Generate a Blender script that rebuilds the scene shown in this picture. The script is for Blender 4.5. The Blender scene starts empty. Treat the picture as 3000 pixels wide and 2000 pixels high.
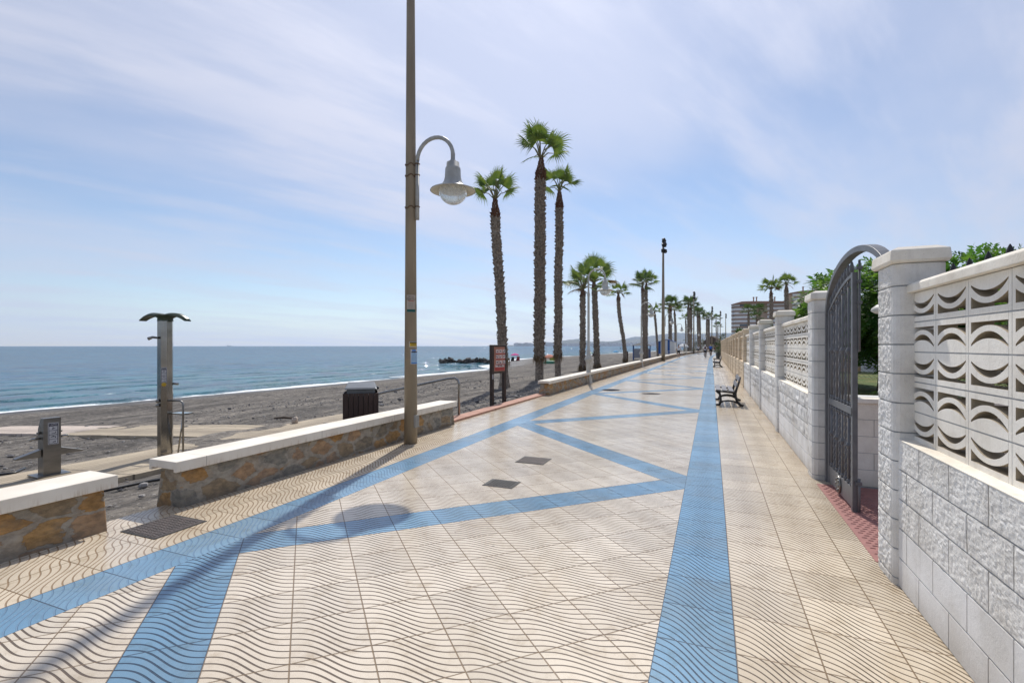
import bpy, math, random
from mathutils import Vector, Matrix, Euler, noise
random.seed(7)
sc = bpy.context.scene
col = sc.collection
PI = math.pi
R = math.radians
GA = PI*(3-math.sqrt(5))

# ------------------------------------------------------------------ mesh builder
class MB:
    def __init__(s): s.v=[]; s.f=[]; s.m=[]; s.s=[]
    def add(s, vs, fs, mi=0, sm=False):
        b=len(s.v); s.v+= [tuple(v) for v in vs]
        for f in fs: s.f.append([b+i for i in f]); s.m.append(mi); s.s.append(sm)
        return s
    def box(s,x0,x1,y0,y1,z0,z1,mi=0,M=None):
        vs=[Vector((x,y,z)) for z in (z0,z1) for y in (y0,y1) for x in (x0,x1)]
        if M is not None: vs=[M@v for v in vs]
        return s.add(vs,[(0,2,3,1),(4,5,7,6),(0,1,5,4),(2,6,7,3),(0,4,6,2),(1,3,7,5)],mi)
    def tube(s,pts,r,n=10,mi=0,cap=True,sm=True):
        pts=[Vector(p) for p in pts]; k=len(pts)
        rr=r if isinstance(r,(list,tuple)) else [r]*k
        vs=[]; prev=None
        for i,p in enumerate(pts):
            t=(pts[min(i+1,k-1)]-pts[max(i-1,0)]).normalized()
            if prev is None:
                a=Vector((0,0,1)) if abs(t.z)<.9 else Vector((1,0,0)); u=t.cross(a).normalized()
            else:
                u=(prev-t*prev.dot(t)).normalized()
            prev=u; w=t.cross(u)
            for j in range(n):
                an=2*PI*j/n; vs.append(p+(u*math.cos(an)+w*math.sin(an))*rr[i])
        fs=[]
        for i in range(k-1):
            for j in range(n):
                a=i*n+j; b=i*n+(j+1)%n; fs.append((a,b,b+n,a+n))
        s.add(vs,fs,mi,sm)
        if cap:
            b=len(s.v)-len(vs)
            s.f.append([b+j for j in range(n)][::-1]); s.m.append(mi); s.s.append(False)
            s.f.append([b+(k-1)*n+j for j in range(n)]); s.m.append(mi); s.s.append(False)
        return s
    def lathe(s,prof,n=24,c=(0,0,0),mi=0,M=None,sm=True,cap=False):
        vs=[];c=Vector(c)
        for r,z in prof:
            for j in range(n):
                a=2*PI*(j+.5)/n; v=Vector((r*math.cos(a),r*math.sin(a),z))
                if M is not None: v=M@v
                vs.append(c+v)
        fs=[]
        for i in range(len(prof)-1):
            for j in range(n):
                a=i*n+j; b=i*n+(j+1)%n; fs.append((a,b,b+n,a+n))
        if cap:
            fs.append(list(range(n))[::-1]); fs.append([(len(prof)-1)*n+j for j in range(n)])
        return s.add(vs,fs,mi,sm)
    def prism(s,poly,o,ux,uy,d,mi=0):
        o=Vector(o);ux=Vector(ux);uy=Vector(uy);d=Vector(d);n=len(poly)
        a=[o+ux*p[0]+uy*p[1] for p in poly]; b=[p+d for p in a]
        fs=[list(range(n))[::-1],[n+i for i in range(n)]]+[(i,(i+1)%n,n+(i+1)%n,n+i) for i in range(n)]
        return s.add(a+b,fs,mi)
    def strip(s,xs,lo,hi,fn,mi=0,mj=None):
        """solid between two curves lo(x)..hi(x); fn(x,h,side) gives the 3-D point, side 0 front / 1 back"""
        n=len(xs); vs=[]
        for sd in (0,1):
            for i,x in enumerate(xs): vs.append(fn(x,lo[i],sd))
            for i,x in enumerate(xs): vs.append(fn(x,hi[i],sd))
        fs=[]
        for i in range(n-1):
            fs.append((i,i+1,n+i+1,n+i)); fs.append((2*n+i,3*n+i,3*n+i+1,2*n+i+1))
            fs.append((n+i,n+i+1,3*n+i+1,3*n+i)); fs.append((i,2*n+i,2*n+i+1,i+1))
        fs.append((0,n,3*n,2*n)); fs.append((n-1,3*n-1,4*n-1,2*n-1))
        s.add(vs,fs,mi)
        if mj is not None:
            k=len(fs); b=len(s.m)-k
            for i in range(n-1): s.m[b+4*i+2]=mj; s.m[b+4*i+3]=mj
        return s
    def blob(s,c,r,n=8,m=6,mi=0,rough=.0,seed=0,sm=True):
        c=Vector(c); r=Vector(r) if not isinstance(r,(int,float)) else Vector((r,r,r))
        vs=[c+Vector((0,0,-r.z))]
        for i in range(1,m):
            ph=-PI/2+PI*i/m
            for j in range(n):
                th=2*PI*j/n; d=Vector((math.cos(ph)*math.cos(th),math.cos(ph)*math.sin(th),math.sin(ph)))
                k=1+rough*noise.noise(d*1.7+Vector((seed*3.1,seed*1.7,seed)))*2
                vs.append(c+Vector((d.x*r.x,d.y*r.y,d.z*r.z))*k)
        vs.append(c+Vector((0,0,r.z)))
        fs=[(0,1+(j+1)%n,1+j) for j in range(n)]
        for i in range(m-2):
            for j in range(n):
                a=1+i*n+j;b=1+i*n+(j+1)%n; fs.append((a,b,b+n,a+n))
        t=len(vs)-1; o=1+(m-2)*n
        fs+= [(o+j,o+(j+1)%n,t) for j in range(n)]
        return s.add(vs,fs,mi,sm)
    def build(s,name,mats,parent=None,bevel=0,loc=None):
        me=bpy.data.meshes.new(name); me.from_pydata(s.v,[],s.f)
        for m in (mats if isinstance(mats,(list,tuple)) else [mats]): me.materials.append(m)
        me.polygons.foreach_set('material_index',s.m); me.polygons.foreach_set('use_smooth',s.s)
        me.update()
        o=bpy.data.objects.new(name,me); col.objects.link(o)
        if parent: o.parent=parent
        if loc: o.location=loc
        if bevel:
            b=o.modifiers.new('bevel','BEVEL'); b.width=bevel; b.segments=2; b.limit_method='ANGLE'; b.angle_limit=R(40)
        return o

def tag(o,label=None,cat=None,group=None,kind=None):
    if label: o['label']=label
    if cat: o['category']=cat
    if group: o['group']=group
    if kind: o['kind']=kind
    return o
def thing(name,label,cat,loc=(0,0,0),rz=0,group=None):
    o=bpy.data.objects.new(name,None); col.objects.link(o); o.empty_display_size=.2
    o.location=loc; o.rotation_euler=(0,0,rz)
    return tag(o,label,cat,group)
def kids(o): return [c for c in bpy.data.objects if c.parent is o]
def copy_tree(o,parent=None):
    c=o.copy(); col.objects.link(c); c.parent=parent
    for ch in kids(o): copy_tree(ch,c)
    return c
def lerp(a,b,t): return a+(b-a)*t
def interp(t,xs,ys):
    if t<=xs[0]: return ys[0]
    for i in range(1,len(xs)):
        if t<=xs[i]: return lerp(ys[i-1],ys[i],(t-xs[i-1])/(xs[i]-xs[i-1]))
    return ys[-1]

# ------------------------------------------------------------------ the lie of the land
def off(Y):
    if Y<62: return 0.
    if Y<200: return 6e-4*(Y-62)**2
    return 6e-4*138**2+.1656*(Y-200)
WY=[-60,6,32,66,85,105,130,170,240,400]; WW=[31,31,28,26,31,40,45.5,48,56,70]
def coast(Y): return -5.2+off(Y)-interp(Y,WY,WW)
def sand(X,Y):
    w=interp(Y,WY,WW); d=-5.2+off(Y)-X
    return interp(d,[0,.6,3,6,w,w+30],[-.06,-.1,-.38,-.5,-2.0,-5])

# ------------------------------------------------------------------ node helpers
class NT:
    def __init__(s,nt): s.nt=nt
    def n(s,t,**kw):
        nd=s.nt.nodes.new(t)
        for k,v in kw.items(): setattr(nd,k,v)
        return nd
    def put(s,sock,v):
        if hasattr(v,'is_linked') or isinstance(v,bpy.types.NodeSocket): s.nt.links.new(v,sock)
        elif v is not None: sock.default_value=v
    def m(s,op,a,b=None,c=None,clamp=False):
        nd=s.n('ShaderNodeMath',operation=op,use_clamp=clamp)
        for i,x in enumerate((a,b,c)):
            if x is not None: s.put(nd.inputs[i],x)
        return nd.outputs[0]
    def vm(s,op,a,b=None,sc=None):
        nd=s.n('ShaderNodeVectorMath',operation=op); s.put(nd.inputs[0],a)
        if b is not None: s.put(nd.inputs[1],b)
        if sc is not None: s.put(nd.inputs['Scale'],sc)
        return nd.outputs[0]
    def mix(s,f,a,b):
        nd=s.n('ShaderNodeMix',data_type='RGBA'); s.put(nd.inputs[0],f)
        for i,x in ((6,a),(7,b)):
            if isinstance(x,(tuple,list)): x=(*x[:3],1)
            s.put(nd.inputs[i],x)
        return nd.outputs[2]
    def mul(s,a,b):
        nd=s.n('ShaderNodeMix',data_type='RGBA',blend_type='MULTIPLY'); nd.inputs[0].default_value=1
        for i,x in ((6,a),(7,b)):
            if isinstance(x,(tuple,list)): x=(*x[:3],1)
            s.put(nd.inputs[i],x)
        return nd.outputs[2]
    def noise(s,vec,scale,detail=3,rough=.55,color=False):
        nd=s.n('ShaderNodeTexNoise'); s.put(nd.inputs['Vector'],vec)
        nd.inputs['Scale'].default_value=scale; nd.inputs['Detail'].default_value=detail; nd.inputs['Roughness'].default_value=rough
        return nd.outputs['Color' if color else 'Fac']
    def ss(s,x,a,b,lo=0.,hi=1.):
        nd=s.n('ShaderNodeMapRange',interpolation_type='SMOOTHSTEP')
        s.put(nd.inputs[0],x)
        for i,v in ((1,a),(2,b),(3,lo),(4,hi)): s.put(nd.inputs[i],v)
        return nd.outputs[0]
    def comb(s,x,y,z):
        nd=s.n('ShaderNodeCombineXYZ')
        for i,v in enumerate((x,y,z)): s.put(nd.inputs[i],v)
        return nd.outputs[0]
    def sep(s,v):
        nd=s.n('ShaderNodeSeparateXYZ'); s.put(nd.inputs[0],v); return nd.outputs
    def pos(s): return s.n('ShaderNodeNewGeometry').outputs['Position']
    def bump(s,h,st=.5,dist=.01,normal=None):
        nd=s.n('ShaderNodeBump'); nd.inputs['Strength'].default_value=st; nd.inputs['Distance'].default_value=dist
        s.put(nd.inputs['Height'],h)
        if normal is not None: s.put(nd.inputs['Normal'],normal)
        return nd.outputs[0]
def newmat(name):
    m=bpy.data.materials.new(name); m.use_nodes=True
    nt=m.node_tree; t=NT(nt); b=nt.nodes['Principled BSDF']
    return m,t,b
def c4(c): return (*c[:3],1)
def mat(name,c1,c2=None,rough=.6,metal=0.,scale=6.,detail=4,bump=0.,bscale=40.,bdist=.01,spec=.5,lo=.35,hi=.65,stretch=(1,1,1),obj=False,alpha=None,trans=0.,transl=0.):
    m,t,b=newmat(name)
    P=t.n('ShaderNodeTexCoord').outputs['Object'] if obj else t.pos()
    P2=t.vm('MULTIPLY',P,stretch)
    if c2 is None: c2=tuple(x*.8 for x in c1)
    f=t.ss(t.noise(P2,scale,detail),lo,hi)
    cc=t.mix(f,c1,c2); t.put(b.inputs['Base Color'],cc)
    b.inputs['Roughness'].default_value=rough; b.inputs['Metallic'].default_value=metal
    b.inputs['Specular IOR Level'].default_value=spec
    if trans: b.inputs['Transmission Weight'].default_value=trans
    if bump:
        t.put(b.inputs['Normal'],t.bump(t.noise(P2,bscale,5),bump,bdist))
    if transl:
        tr=t.n('ShaderNodeBsdfTranslucent'); t.put(tr.inputs[0],t.mix(f,tuple(min(1,x*1.6) for x in c1),tuple(min(1,x*1.6) for x in c2)))
        mx=t.n('ShaderNodeMixShader'); mx.inputs[0].default_value=transl
        out=m.node_tree.nodes['Material Output']
        t.put(mx.inputs[1],b.outputs[0]); t.put(mx.inputs[2],tr.outputs[0]); t.put(out.inputs[0],mx.outputs[0])
    return m

# ------------------------------------------------------------------ materials
M={}
def paving():
    m,t,b=newmat('wave_groove_paving')
    P=t.pos(); X,Y,Z=t.sep(P)[:3]
    yb=t.m('MAXIMUM',t.m('SUBTRACT',Y,62.),0.)
    yq=t.m('MINIMUM',yb,138.)
    o=t.m('ADD',t.m('MULTIPLY',t.m('MULTIPLY',yq,yq),6e-4),t.m('MULTIPLY',t.m('MAXIMUM',t.m('SUBTRACT',yb,138.),0.),.1656))
    x=t.m('SUBTRACT',X,o)
    T=.4; Q=1/(math.sqrt(2)*T)
    isR=t.m('GREATER_THAN',x,-.28); isL=t.m('LESS_THAN',x,-3.61)
    isS=t.m('ADD',isR,isL,clamp=True)
    a=t.m('SUBTRACT',t.m('MULTIPLY',t.m('ADD',x,Y),Q),.81)
    v=t.m('SUBTRACT',t.m('MULTIPLY',t.m('SUBTRACT',Y,x),Q),.76)
    us=t.m('DIVIDE',t.m('ADD',x,t.m('ADD',.28,t.m('MULTIPLY',isL,3.33))),T)
    vs=t.m('DIVIDE',t.m('SUBTRACT',Y,t.m('MULTIPLY',isL,.125)),T)
    def sel(p,q): return t.m('ADD',t.m('MULTIPLY',p,t.m('SUBTRACT',1.,isS)),t.m('MULTIPLY',q,isS))
    u=sel(a,us); w=sel(v,vs)
    # grooves: seven to a tile, an S across each tile
    c=.6
    an=t.m('MULTIPLY',u,2*PI)
    g=t.m('ADD',t.m('MULTIPLY',w,7.),t.m('MULTIPLY',t.m('SUBTRACT',u,t.m('MULTIPLY',t.m('SINE',an),c/(2*PI))),6.))
    fr=t.m('FRACT',g)
    dg=t.m('SUBTRACT',.5,t.m('ABSOLUTE',t.m('SUBTRACT',fr,.5)))
    k=t.m('SUBTRACT',1.,t.m('MULTIPLY',t.m('COSINE',an),c))
    gr=t.m('SQRT',t.m('ADD',1.,t.m('MULTIPLY',k,k)))
    dm=t.m('DIVIDE',t.m('MULTIPLY',dg,T/7),gr)
    wn=t.noise(P,3.,2)
    gw=t.m('ADD',.0027,t.m('MULTIPLY',wn,.0016))
    groove=t.ss(dm,gw,t.m('ADD',gw,.0015),1.,0.)
    def jd(q):
        f=t.m('FRACT',q); return t.m('MULTIPLY',t.m('SUBTRACT',.5,t.m('ABSOLUTE',t.m('SUBTRACT',f,.5))),T)
    jm=t.m('MINIMUM',jd(u),jd(w))
    joint=t.ss(jm,.0028,.0046,1.,0.)
    # blue tiles
    def md(q,n): return t.m('FLOORED_MODULO',t.m('FLOOR',q),n)
    z1=t.m('COMPARE',md(v,12.),10.,.2); z2=t.m('COMPARE',md(a,12.),9.,.2)
    zz=t.m('MULTIPLY',t.m('ADD',z1,z2,clamp=True),t.m('SUBTRACT',1.,isS))
    bR=t.m('MULTIPLY',isR,t.m('LESS_THAN',x,.12)); bL=t.m('MULTIPLY',isL,t.m('GREATER_THAN',x,-4.01))
    blue=t.m('ADD',zz,t.m('ADD',bR,bL),clamp=True)
    wh=t.n('ShaderNodeTexWhiteNoise',noise_dimensions='3D'); t.put(wh.inputs['Vector'],t.comb(t.m('FLOOR',u),t.m('FLOOR',w),t.m('ADD',isR,t.m('MULTIPLY',isL,2.))))
    tv=t.m('ADD',.89,t.m('MULTIPLY',wh.outputs['Value'],.16))
    light=t.mix(isS,(.655,.575,.465),(.655,.565,.44))
    light=t.mix(isR,light,(.65,.56,.435))
    wear=t.ss(t.noise(P,1.1,5,.65),.4,.75)
    bl=t.mix(wh.outputs['Value'],(.155,.305,.455),(.19,.34,.48)); bl=t.mix(t.m('MULTIPLY',wear,.35),bl,(.30,.36,.41))
    cb=t.mix(blue,light,bl)
    grain=t.noise(P,420.,2,.7); cb=t.mul(cb,t.mix(t.ss(grain,.3,.7),(.78,.78,.78),(1.16,1.16,1.16)))
    spk=t.noise(P,160.,1); cb=t.mix(t.m('MULTIPLY',t.ss(spk,.70,.76),.5),cb,(.22,.18,.14))
    st=t.noise(P,.55,5,.6); cb=t.mul(cb,t.mix(t.ss(st,.35,.7),(1.05,1.05,1.05),(.82,.79,.74)))
    st2=t.noise(t.vm('MULTIPLY',P,(1,.25,1)),2.2,5,.65); cb=t.mul(cb,t.mix(t.ss(st2,.55,.8),(1,1,1),(.86,.81,.74)))
    gv=t.n('ShaderNodeTexVoronoi',feature='F1'); t.put(gv.inputs['Vector'],P); gv.inputs['Scale'].default_value=2.1
    gr_=t.sep(gv.outputs['Color']); gum=t.m('MULTIPLY',t.ss(gv.outputs['Distance'],.022,.034,1.,0.),t.m('GREATER_THAN',gr_[0],.55)); cb=t.mix(t.m('MULTIPLY',gum,.55),cb,(.14,.11,.09))
    st3=t.noise(P,7.,6,.7); cb=t.mul(cb,t.mix(t.ss(st3,.48,.74),(1.02,1.02,1.02),(.78,.74,.68)))
    dr=t.m('MULTIPLY',t.ss(x,-4.1,-4.85),t.ss(t.noise(P,2.3,6,.7),.42,.66)); cb=t.mix(t.m('MULTIPLY',dr,.6),cb,(.33,.28,.215))
    # brown wash along the foot of the block wall
    ew=t.m('MULTIPLY',t.ss(x,.75,1.15),t.ss(t.noise(P,1.6,4),.3,.65)); cb=t.mix(t.m('MULTIPLY',ew,.45),cb,(.33,.24,.13))
    cb=t.vm('MULTIPLY',cb,t.comb(tv,tv,tv))
    ck=t.m('ABSOLUTE',t.m('ADD',t.m('SUBTRACT',Y,2.69),t.m('MULTIPLY',t.m('SUBTRACT',t.noise(P,5.,4),.5),.05)))
    ck=t.m('MULTIPLY',t.ss(ck,.0012,.0032,1.,0.),t.m('SUBTRACT',1.,isS)); cb=t.mix(t.m('MULTIPLY',ck,.8),cb,(.12,.085,.055))
    gc=t.mix(blue,t.mix(isL,(.07,.042,.022),(.30,.21,.13)),t.mix(isL,(.02,.035,.06),(.15,.25,.36)))  # groove dirt with shade painted in; left strip painted paler, as if sunlit
    cb=t.mix(t.m('MULTIPLY',groove,.9),cb,gc)
    cb=t.mix(t.m('MULTIPLY',joint,.88),cb,t.mix(blue,(.19,.125,.065),(.05,.07,.1)))
    t.put(b.inputs['Base Color'],cb)
    h=t.m('SUBTRACT',1.,t.m('MAXIMUM',groove,t.m('MULTIPLY',joint,.8)))
    t.put(b.inputs['Normal'],t.bump(t.m('ADD',h,t.m('MULTIPLY',grain,.06)),.8,.005))
    t.put(b.inputs['Roughness'],t.m('ADD',.15,t.m('MULTIPLY',st,.17)))
    b.inputs['Specular IOR Level'].default_value=.45
    return m
M['paving']=paving()

def stonewall():
    m,t,b=newmat('rubble_stone')
    P=t.vm('MULTIPLY',t.pos(),(1.,.72,1.3))
    wob=t.vm('SCALE',t.vm('SUBTRACT',t.noise(P,4.,5,.6,True),(.5,.5,.5)),None,.22)
    Pw=t.vm('ADD',P,wob)
    v1=t.n('ShaderNodeTexVoronoi',feature='DISTANCE_TO_EDGE'); v2=t.n('ShaderNodeTexVoronoi',feature='F1')
    for v in (v1,v2):
        t.put(v.inputs['Vector'],Pw); v.inputs['Scale'].default_value=4.0; v.inputs['Randomness'].default_value=1.
    rnd=t.sep(v2.outputs['Color'])
    mort=t.ss(t.m('SUBTRACT',v1.outputs['Distance'],t.m('MULTIPLY',t.m('MULTIPLY',rnd[1],rnd[1]),.2)),.035,.06,1.,0.)
    rp=t.n('ShaderNodeValToRGB'); e=rp.color_ramp; e.interpolation='CONSTANT'
    e.elements[0].position=0; e.elements[0].color=(.33,.19,.075,1); e.elements[1].position=.32; e.elements[1].color=(.33,.215,.13,1)
    for p,c in ((.48,(.20,.195,.18)),(.57,(.35,.21,.085)),(.62,(.2,.17,.13)),(.74,(.25,.19,.125)),(.86,(.31,.21,.14))):
        x=e.elements.new(p); x.color=c4(c)
    t.put(rp.inputs[0],rnd[0])
    n=t.noise(P,14.,6,.65)
    cs=t.mul(rp.outputs[0],t.mix(t.ss(n,.3,.7),(.75,.74,.72),(1.45,1.38,1.22)))
    n2=t.noise(P,5.,6,.7); cs=t.mix(t.m('MULTIPLY',t.ss(n2,.5,.72),.55),cs,(.15,.13,.1))
    cm=t.mul((.36,.325,.265),t.mix(t.ss(n,.3,.7),(.7,.7,.7),(1.15,1.15,1.15)))
    cc=t.mix(t.m('ADD',t.m('MULTIPLY',mort,.78),t.m('MULTIPLY',t.ss(n2,.3,.7),.18)),cs,cm)
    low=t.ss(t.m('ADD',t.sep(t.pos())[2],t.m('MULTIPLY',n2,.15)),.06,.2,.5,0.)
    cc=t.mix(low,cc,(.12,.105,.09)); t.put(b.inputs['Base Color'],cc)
    h=t.m('ADD',t.m('MULTIPLY',t.m('SUBTRACT',1.,mort),.35),t.m('MULTIPLY',n,1.1))
    t.put(b.inputs['Normal'],t.bump(h,.9,.018)); b.inputs['Roughness'].default_value=.85; b.inputs['Specular IOR Level'].default_value=.25
    return m
M['rubble']=stonewall()

def splitface(name,c1,c2,amp):
    m,t,b=newmat(name); P=t.pos()
    n=t.noise(P,9.,6,.65); n2=t.noise(P,60.,5,.7); n3=t.noise(P,1.7,4)
    cc=t.mix(t.ss(n,.3,.7),c1,c2); cc=t.mul(cc,t.mix(t.ss(n3,.4,.7),(1.04,1.04,1.03),(.86,.84,.8)))
    sp=t.noise(P,230.,2); cc=t.mix(t.m('MULTIPLY',t.ss(sp,.62,.72),.45),cc,(.2,.18,.15))
    z=t.sep(P)[2]; cc=t.mix(t.ss(t.m('ADD',z,t.m('MULTIPLY',n,.2)),.05,.3,.4,0.),cc,(.3,.25,.18))
    sk=t.noise(t.vm('MULTIPLY',P,(9.,9.,.7)),1.3,5,.65); cc=t.mix(t.m('MULTIPLY',t.ss(sk,.54,.74),.22),cc,(.40,.37,.32))
    t.put(b.inputs['Base Color'],cc)
    t.put(b.inputs['Normal'],t.bump(t.m('ADD',n2,t.m('MULTIPLY',n,.6)),.8,amp)); b.inputs['Roughness'].default_value=.9; b.inputs['Specular IOR Level'].default_value=.2
    return m
M['white_rough']=splitface('white_split_face_block',(.79,.77,.735),(.70,.68,.65),.005)
M['white_smooth']=splitface('white_smooth_block',(.82,.81,.80),(.76,.75,.735),.003)
M['tan_rough']=splitface('tan_split_face_block',(.76,.62,.45),(.67,.54,.39),.012)
M['tan_smooth']=splitface('tan_smooth_block',(.78,.64,.47),(.69,.565,.415),.004)
M['mortar']=mat('grey_mortar',(.40,.41,.41),(.31,.315,.315),rough=.95,bump=.4,bscale=90)
M['mortar_tan']=mat('tan_mortar',(.26,.19,.12),(.2,.15,.1),rough=.95)
M['breeze']=splitface('breeze_block_concrete',(.88,.84,.765),(.82,.775,.70),.003)
M['lattice_inner']=splitface('lattice_inner_tan',(.46,.385,.28),(.38,.32,.235),.004)  # darker tan than the block fronts, used on the hole sides
M['coping']=splitface('pale_stone_coping',(.85,.80,.71),(.78,.72,.63),.004)
def capstone():
    m,t,b=newmat('cream_capstone'); P=t.pos(); z=t.sep(P)[2]
    n=t.noise(P,2.5,5); cc=t.mix(t.ss(n,.35,.65),(.80,.74,.64),(.72,.65,.55))
    dr=t.noise(t.vm('MULTIPLY',P,(14.,14.,1.2)),1.6,5,.65)
    f=t.m('MULTIPLY',t.ss(dr,.5,.7),t.ss(z,.36,.44,1.,0.)); cc=t.mix(t.m('MULTIPLY',f,.55),cc,(.36,.23,.12))
    y=t.sep(P)[1]; jf=t.m('FRACT',t.m('DIVIDE',t.m('SUBTRACT',y,.25),1.62)); j=t.m('LESS_THAN',jf,.005)
    cc=t.mix(t.m('MULTIPLY',j,.55),cc,(.25,.21,.16)); t.put(b.inputs['Base Color'],cc)
    t.put(b.inputs['Normal'],t.bump(t.m('SUBTRACT',t.noise(P,70.,5),t.m('MULTIPLY',j,1.)),.35,.004)); b.inputs['Roughness'].default_value=.7
    b.inputs['Specular IOR Level'].default_value=.3
    return m
M['cap']=capstone()
def beach():
    m,t,b=newmat('dark_gravel_sand'); P=t.pos(); X,Y,Z=t.sep(P)[:3]
    n=t.noise(P,.7,6,.6); n2=t.noise(P,6.,6,.7)
    cc=t.mix(t.ss(n,.35,.65),(.168,.152,.132),(.118,.107,.095)); cc=t.mul(cc,t.mix(t.ss(n2,.32,.68),(.5,.5,.52),(1.5,1.48,1.44)))
    v=t.n('ShaderNodeTexVoronoi',feature='F1'); t.put(v.inputs['Vector'],P); v.inputs['Scale'].default_value=26.
    r=t.sep(v.outputs['Color'])
    peb=t.m('MULTIPLY',t.ss(v.outputs['Distance'],.28,.4,1.,0.),t.m('GREATER_THAN',r[0],.62))
    pc=t.mix(r[1],(.09,.085,.085),(.42,.39,.36)); cc=t.mix(t.m('MULTIPLY',peb,.85),cc,pc)
    v3=t.n('ShaderNodeTexVoronoi',feature='F1'); t.put(v3.inputs['Vector'],P); v3.inputs['Scale'].default_value=7.
    r3=t.sep(v3.outputs['Color']); p3=t.m('MULTIPLY',t.ss(v3.outputs['Distance'],.2,.3,1.,0.),t.m('GREATER_THAN',r3[0],.86))
    cc=t.mix(p3,cc,t.mix(r3[1],(.12,.11,.105),(.45,.42,.38)))
    # raked / tyre lines running along the shore
    wv=t.m('ADD',X,t.m('MULTIPLY',t.noise(t.vm('MULTIPLY',P,(.4,.06,1)),1.,3),4.))
    tr=t.noise(t.comb(t.m('MULTIPLY',wv,1.),t.m('MULTIPLY',Y,.03),0.),1.5,5,.65)
    cc=t.mul(cc,t.mix(t.ss(tr,.40,.64),(1.2,1.19,1.17),(.58,.58,.59)))
    wet=t.ss(t.m('ADD',Z,t.m('MULTIPLY',n,.25)),-1.72,-1.5,1.,0.)
    cc=t.mul(cc,t.mix(wet,(1,1,1),(.55,.56,.58))); t.put(b.inputs['Base Color'],cc)
    t.put(b.inputs['Roughness'],t.m('SUBTRACT',.95,t.m('MULTIPLY',wet,.45)))
    h=t.m('ADD',t.m('MULTIPLY',n2,.8),t.m('ADD',t.m('MULTIPLY',peb,.5),t.m('MULTIPLY',p3,1.)))
    h=t.m('SUBTRACT',h,t.m('MULTIPLY',t.ss(tr,.42,.62),.8))
    v4=t.n('ShaderNodeTexVoronoi',feature='F1'); t.put(v4.inputs['Vector'],t.vm('MULTIPLY',P,(1.,.6,1))); v4.inputs['Scale'].default_value=2.6; r4=t.sep(v4.outputs['Color'])
    h=t.m('SUBTRACT',h,t.m('MULTIPLY',t.m('MULTIPLY',t.ss(v4.outputs['Distance'],.1,.26,1.,0.),t.m('GREATER_THAN',r4[0],.5)),1.6))
    t.put(b.inputs['Normal'],t.bump(h,1.,.05)); b.inputs['Specular IOR Level'].default_value=.25
    return m
M['beach']=beach()
def seamat():
    m,t,b=newmat('sea_water'); P=t.pos(); X,Y,Z=t.sep(P)[:3]
    at=t.n('ShaderNodeAttribute',attribute_name='shore'); d=at.outputs['Fac']
    half=(.5,.5,.5)
    nA=t.vm('SUBTRACT',t.noise(t.vm('MULTIPLY',P,(1.,.45,1)),.35,3,.5,True),half)
    nB=t.vm('SUBTRACT',t.noise(t.vm('MULTIPLY',P,(1.,.6,1)),1.6,4,.6,True),half)
    nC=t.vm('SUBTRACT',t.noise(P,7.,3,.6,True),half)
    nn=t.vm('ADD',t.vm('SCALE',nA,None,1.25),t.vm('ADD',t.vm('SCALE',nB,None,1.5),t.vm('SCALE',nC,None,1.1)))
    s=t.sep(nn)
    nrm=t.vm('NORMALIZE',t.comb(s[0],s[1],1.)); 
    gust=t.noise(t.vm('MULTIPLY',P,(.012,.004,1)),1.,4)
    deep=t.mix(t.ss(gust,.35,.65),(.005,.082,.155),(.008,.105,.18)); shal=(.013,.10,.128)
    wvn=t.noise(t.vm('MULTIPLY',P,(1.,.38,1)),.55,5,.62); wv2=t.noise(t.vm('MULTIPLY',P,(.16,.05,1)),1.,4,.6)
    cc=t.mix(t.ss(d,0.,45.),shal,deep); cc=t.mul(cc,t.mix(t.ss(wvn,.34,.66),(.5,.52,.58),(1.55,1.5,1.42))); cc=t.mul(cc,t.mix(t.ss(wv2,.35,.65),(.8,.82,.85),(1.2,1.18,1.15)))
    fn=t.noise(t.vm('MULTIPLY',P,(1.,.5,1)),1.1,6,.72); f2=t.noise(t.vm('MULTIPLY',P,(.1,.035,1)),1.,3)
    edge=t.m('ADD',t.m('MULTIPLY',t.ss(f2,.46,.64),5.),-.55)
    foam=t.m('MULTIPLY',t.ss(t.m('ADD',d,t.m('MULTIPLY',t.m('SUBTRACT',fn,.5),5.5)),edge,t.m('ADD',edge,.7),1.,0.),1.)
    wl=t.m('ABSOLUTE',t.m('SUBTRACT',d,t.m('ADD',5.5,t.m('MULTIPLY',f2,5.))))
    br=t.m('MULTIPLY',t.ss(wl,.1,.9,1.,0.),t.m('MULTIPLY',t.ss(fn,.5,.62),t.ss(f2,.52,.62)))
    foam=t.m('MAXIMUM',foam,br)
    capn=t.noise(t.vm('MULTIPLY',P,(.9,.35,1)),.8,5,.7); caps=t.m('MULTIPLY',t.ss(capn,.72,.76),t.ss(d,8.,30.)); foam=t.m('MAXIMUM',foam,t.m('MULTIPLY',caps,.8))
    cc=t.mix(foam,cc,(.80,.82,.82)); t.put(b.inputs['Base Color'],cc)
    t.put(b.inputs['Normal'],nrm)
    b.inputs['Roughness'].default_value=.9; b.inputs['Specular IOR Level'].default_value=0.
    fr=t.n('ShaderNodeFresnel'); fr.inputs['IOR'].default_value=1.33; t.put(fr.inputs['Normal'],nrm)
    gl=t.n('ShaderNodeBsdfGlossy'); gl.inputs['Roughness'].default_value=.06; t.put(gl.inputs['Normal'],nrm)
    # wave slopes hide and shade one another, so the sea never mirrors more than part of the sky
    f=t.m('MULTIPLY',t.m('MINIMUM',fr.outputs[0],.52),t.m('SUBTRACT',1.,t.m('MULTIPLY',foam,.9)))
    mx=t.n('ShaderNodeMixShader'); t.put(mx.inputs[0],f); t.put(mx.inputs[1],b.outputs[0]); t.put(mx.inputs[2],gl.outputs[0])
    t.put(m.node_tree.nodes['Material Output'].inputs[0],mx.outputs[0])
    return m
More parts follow.
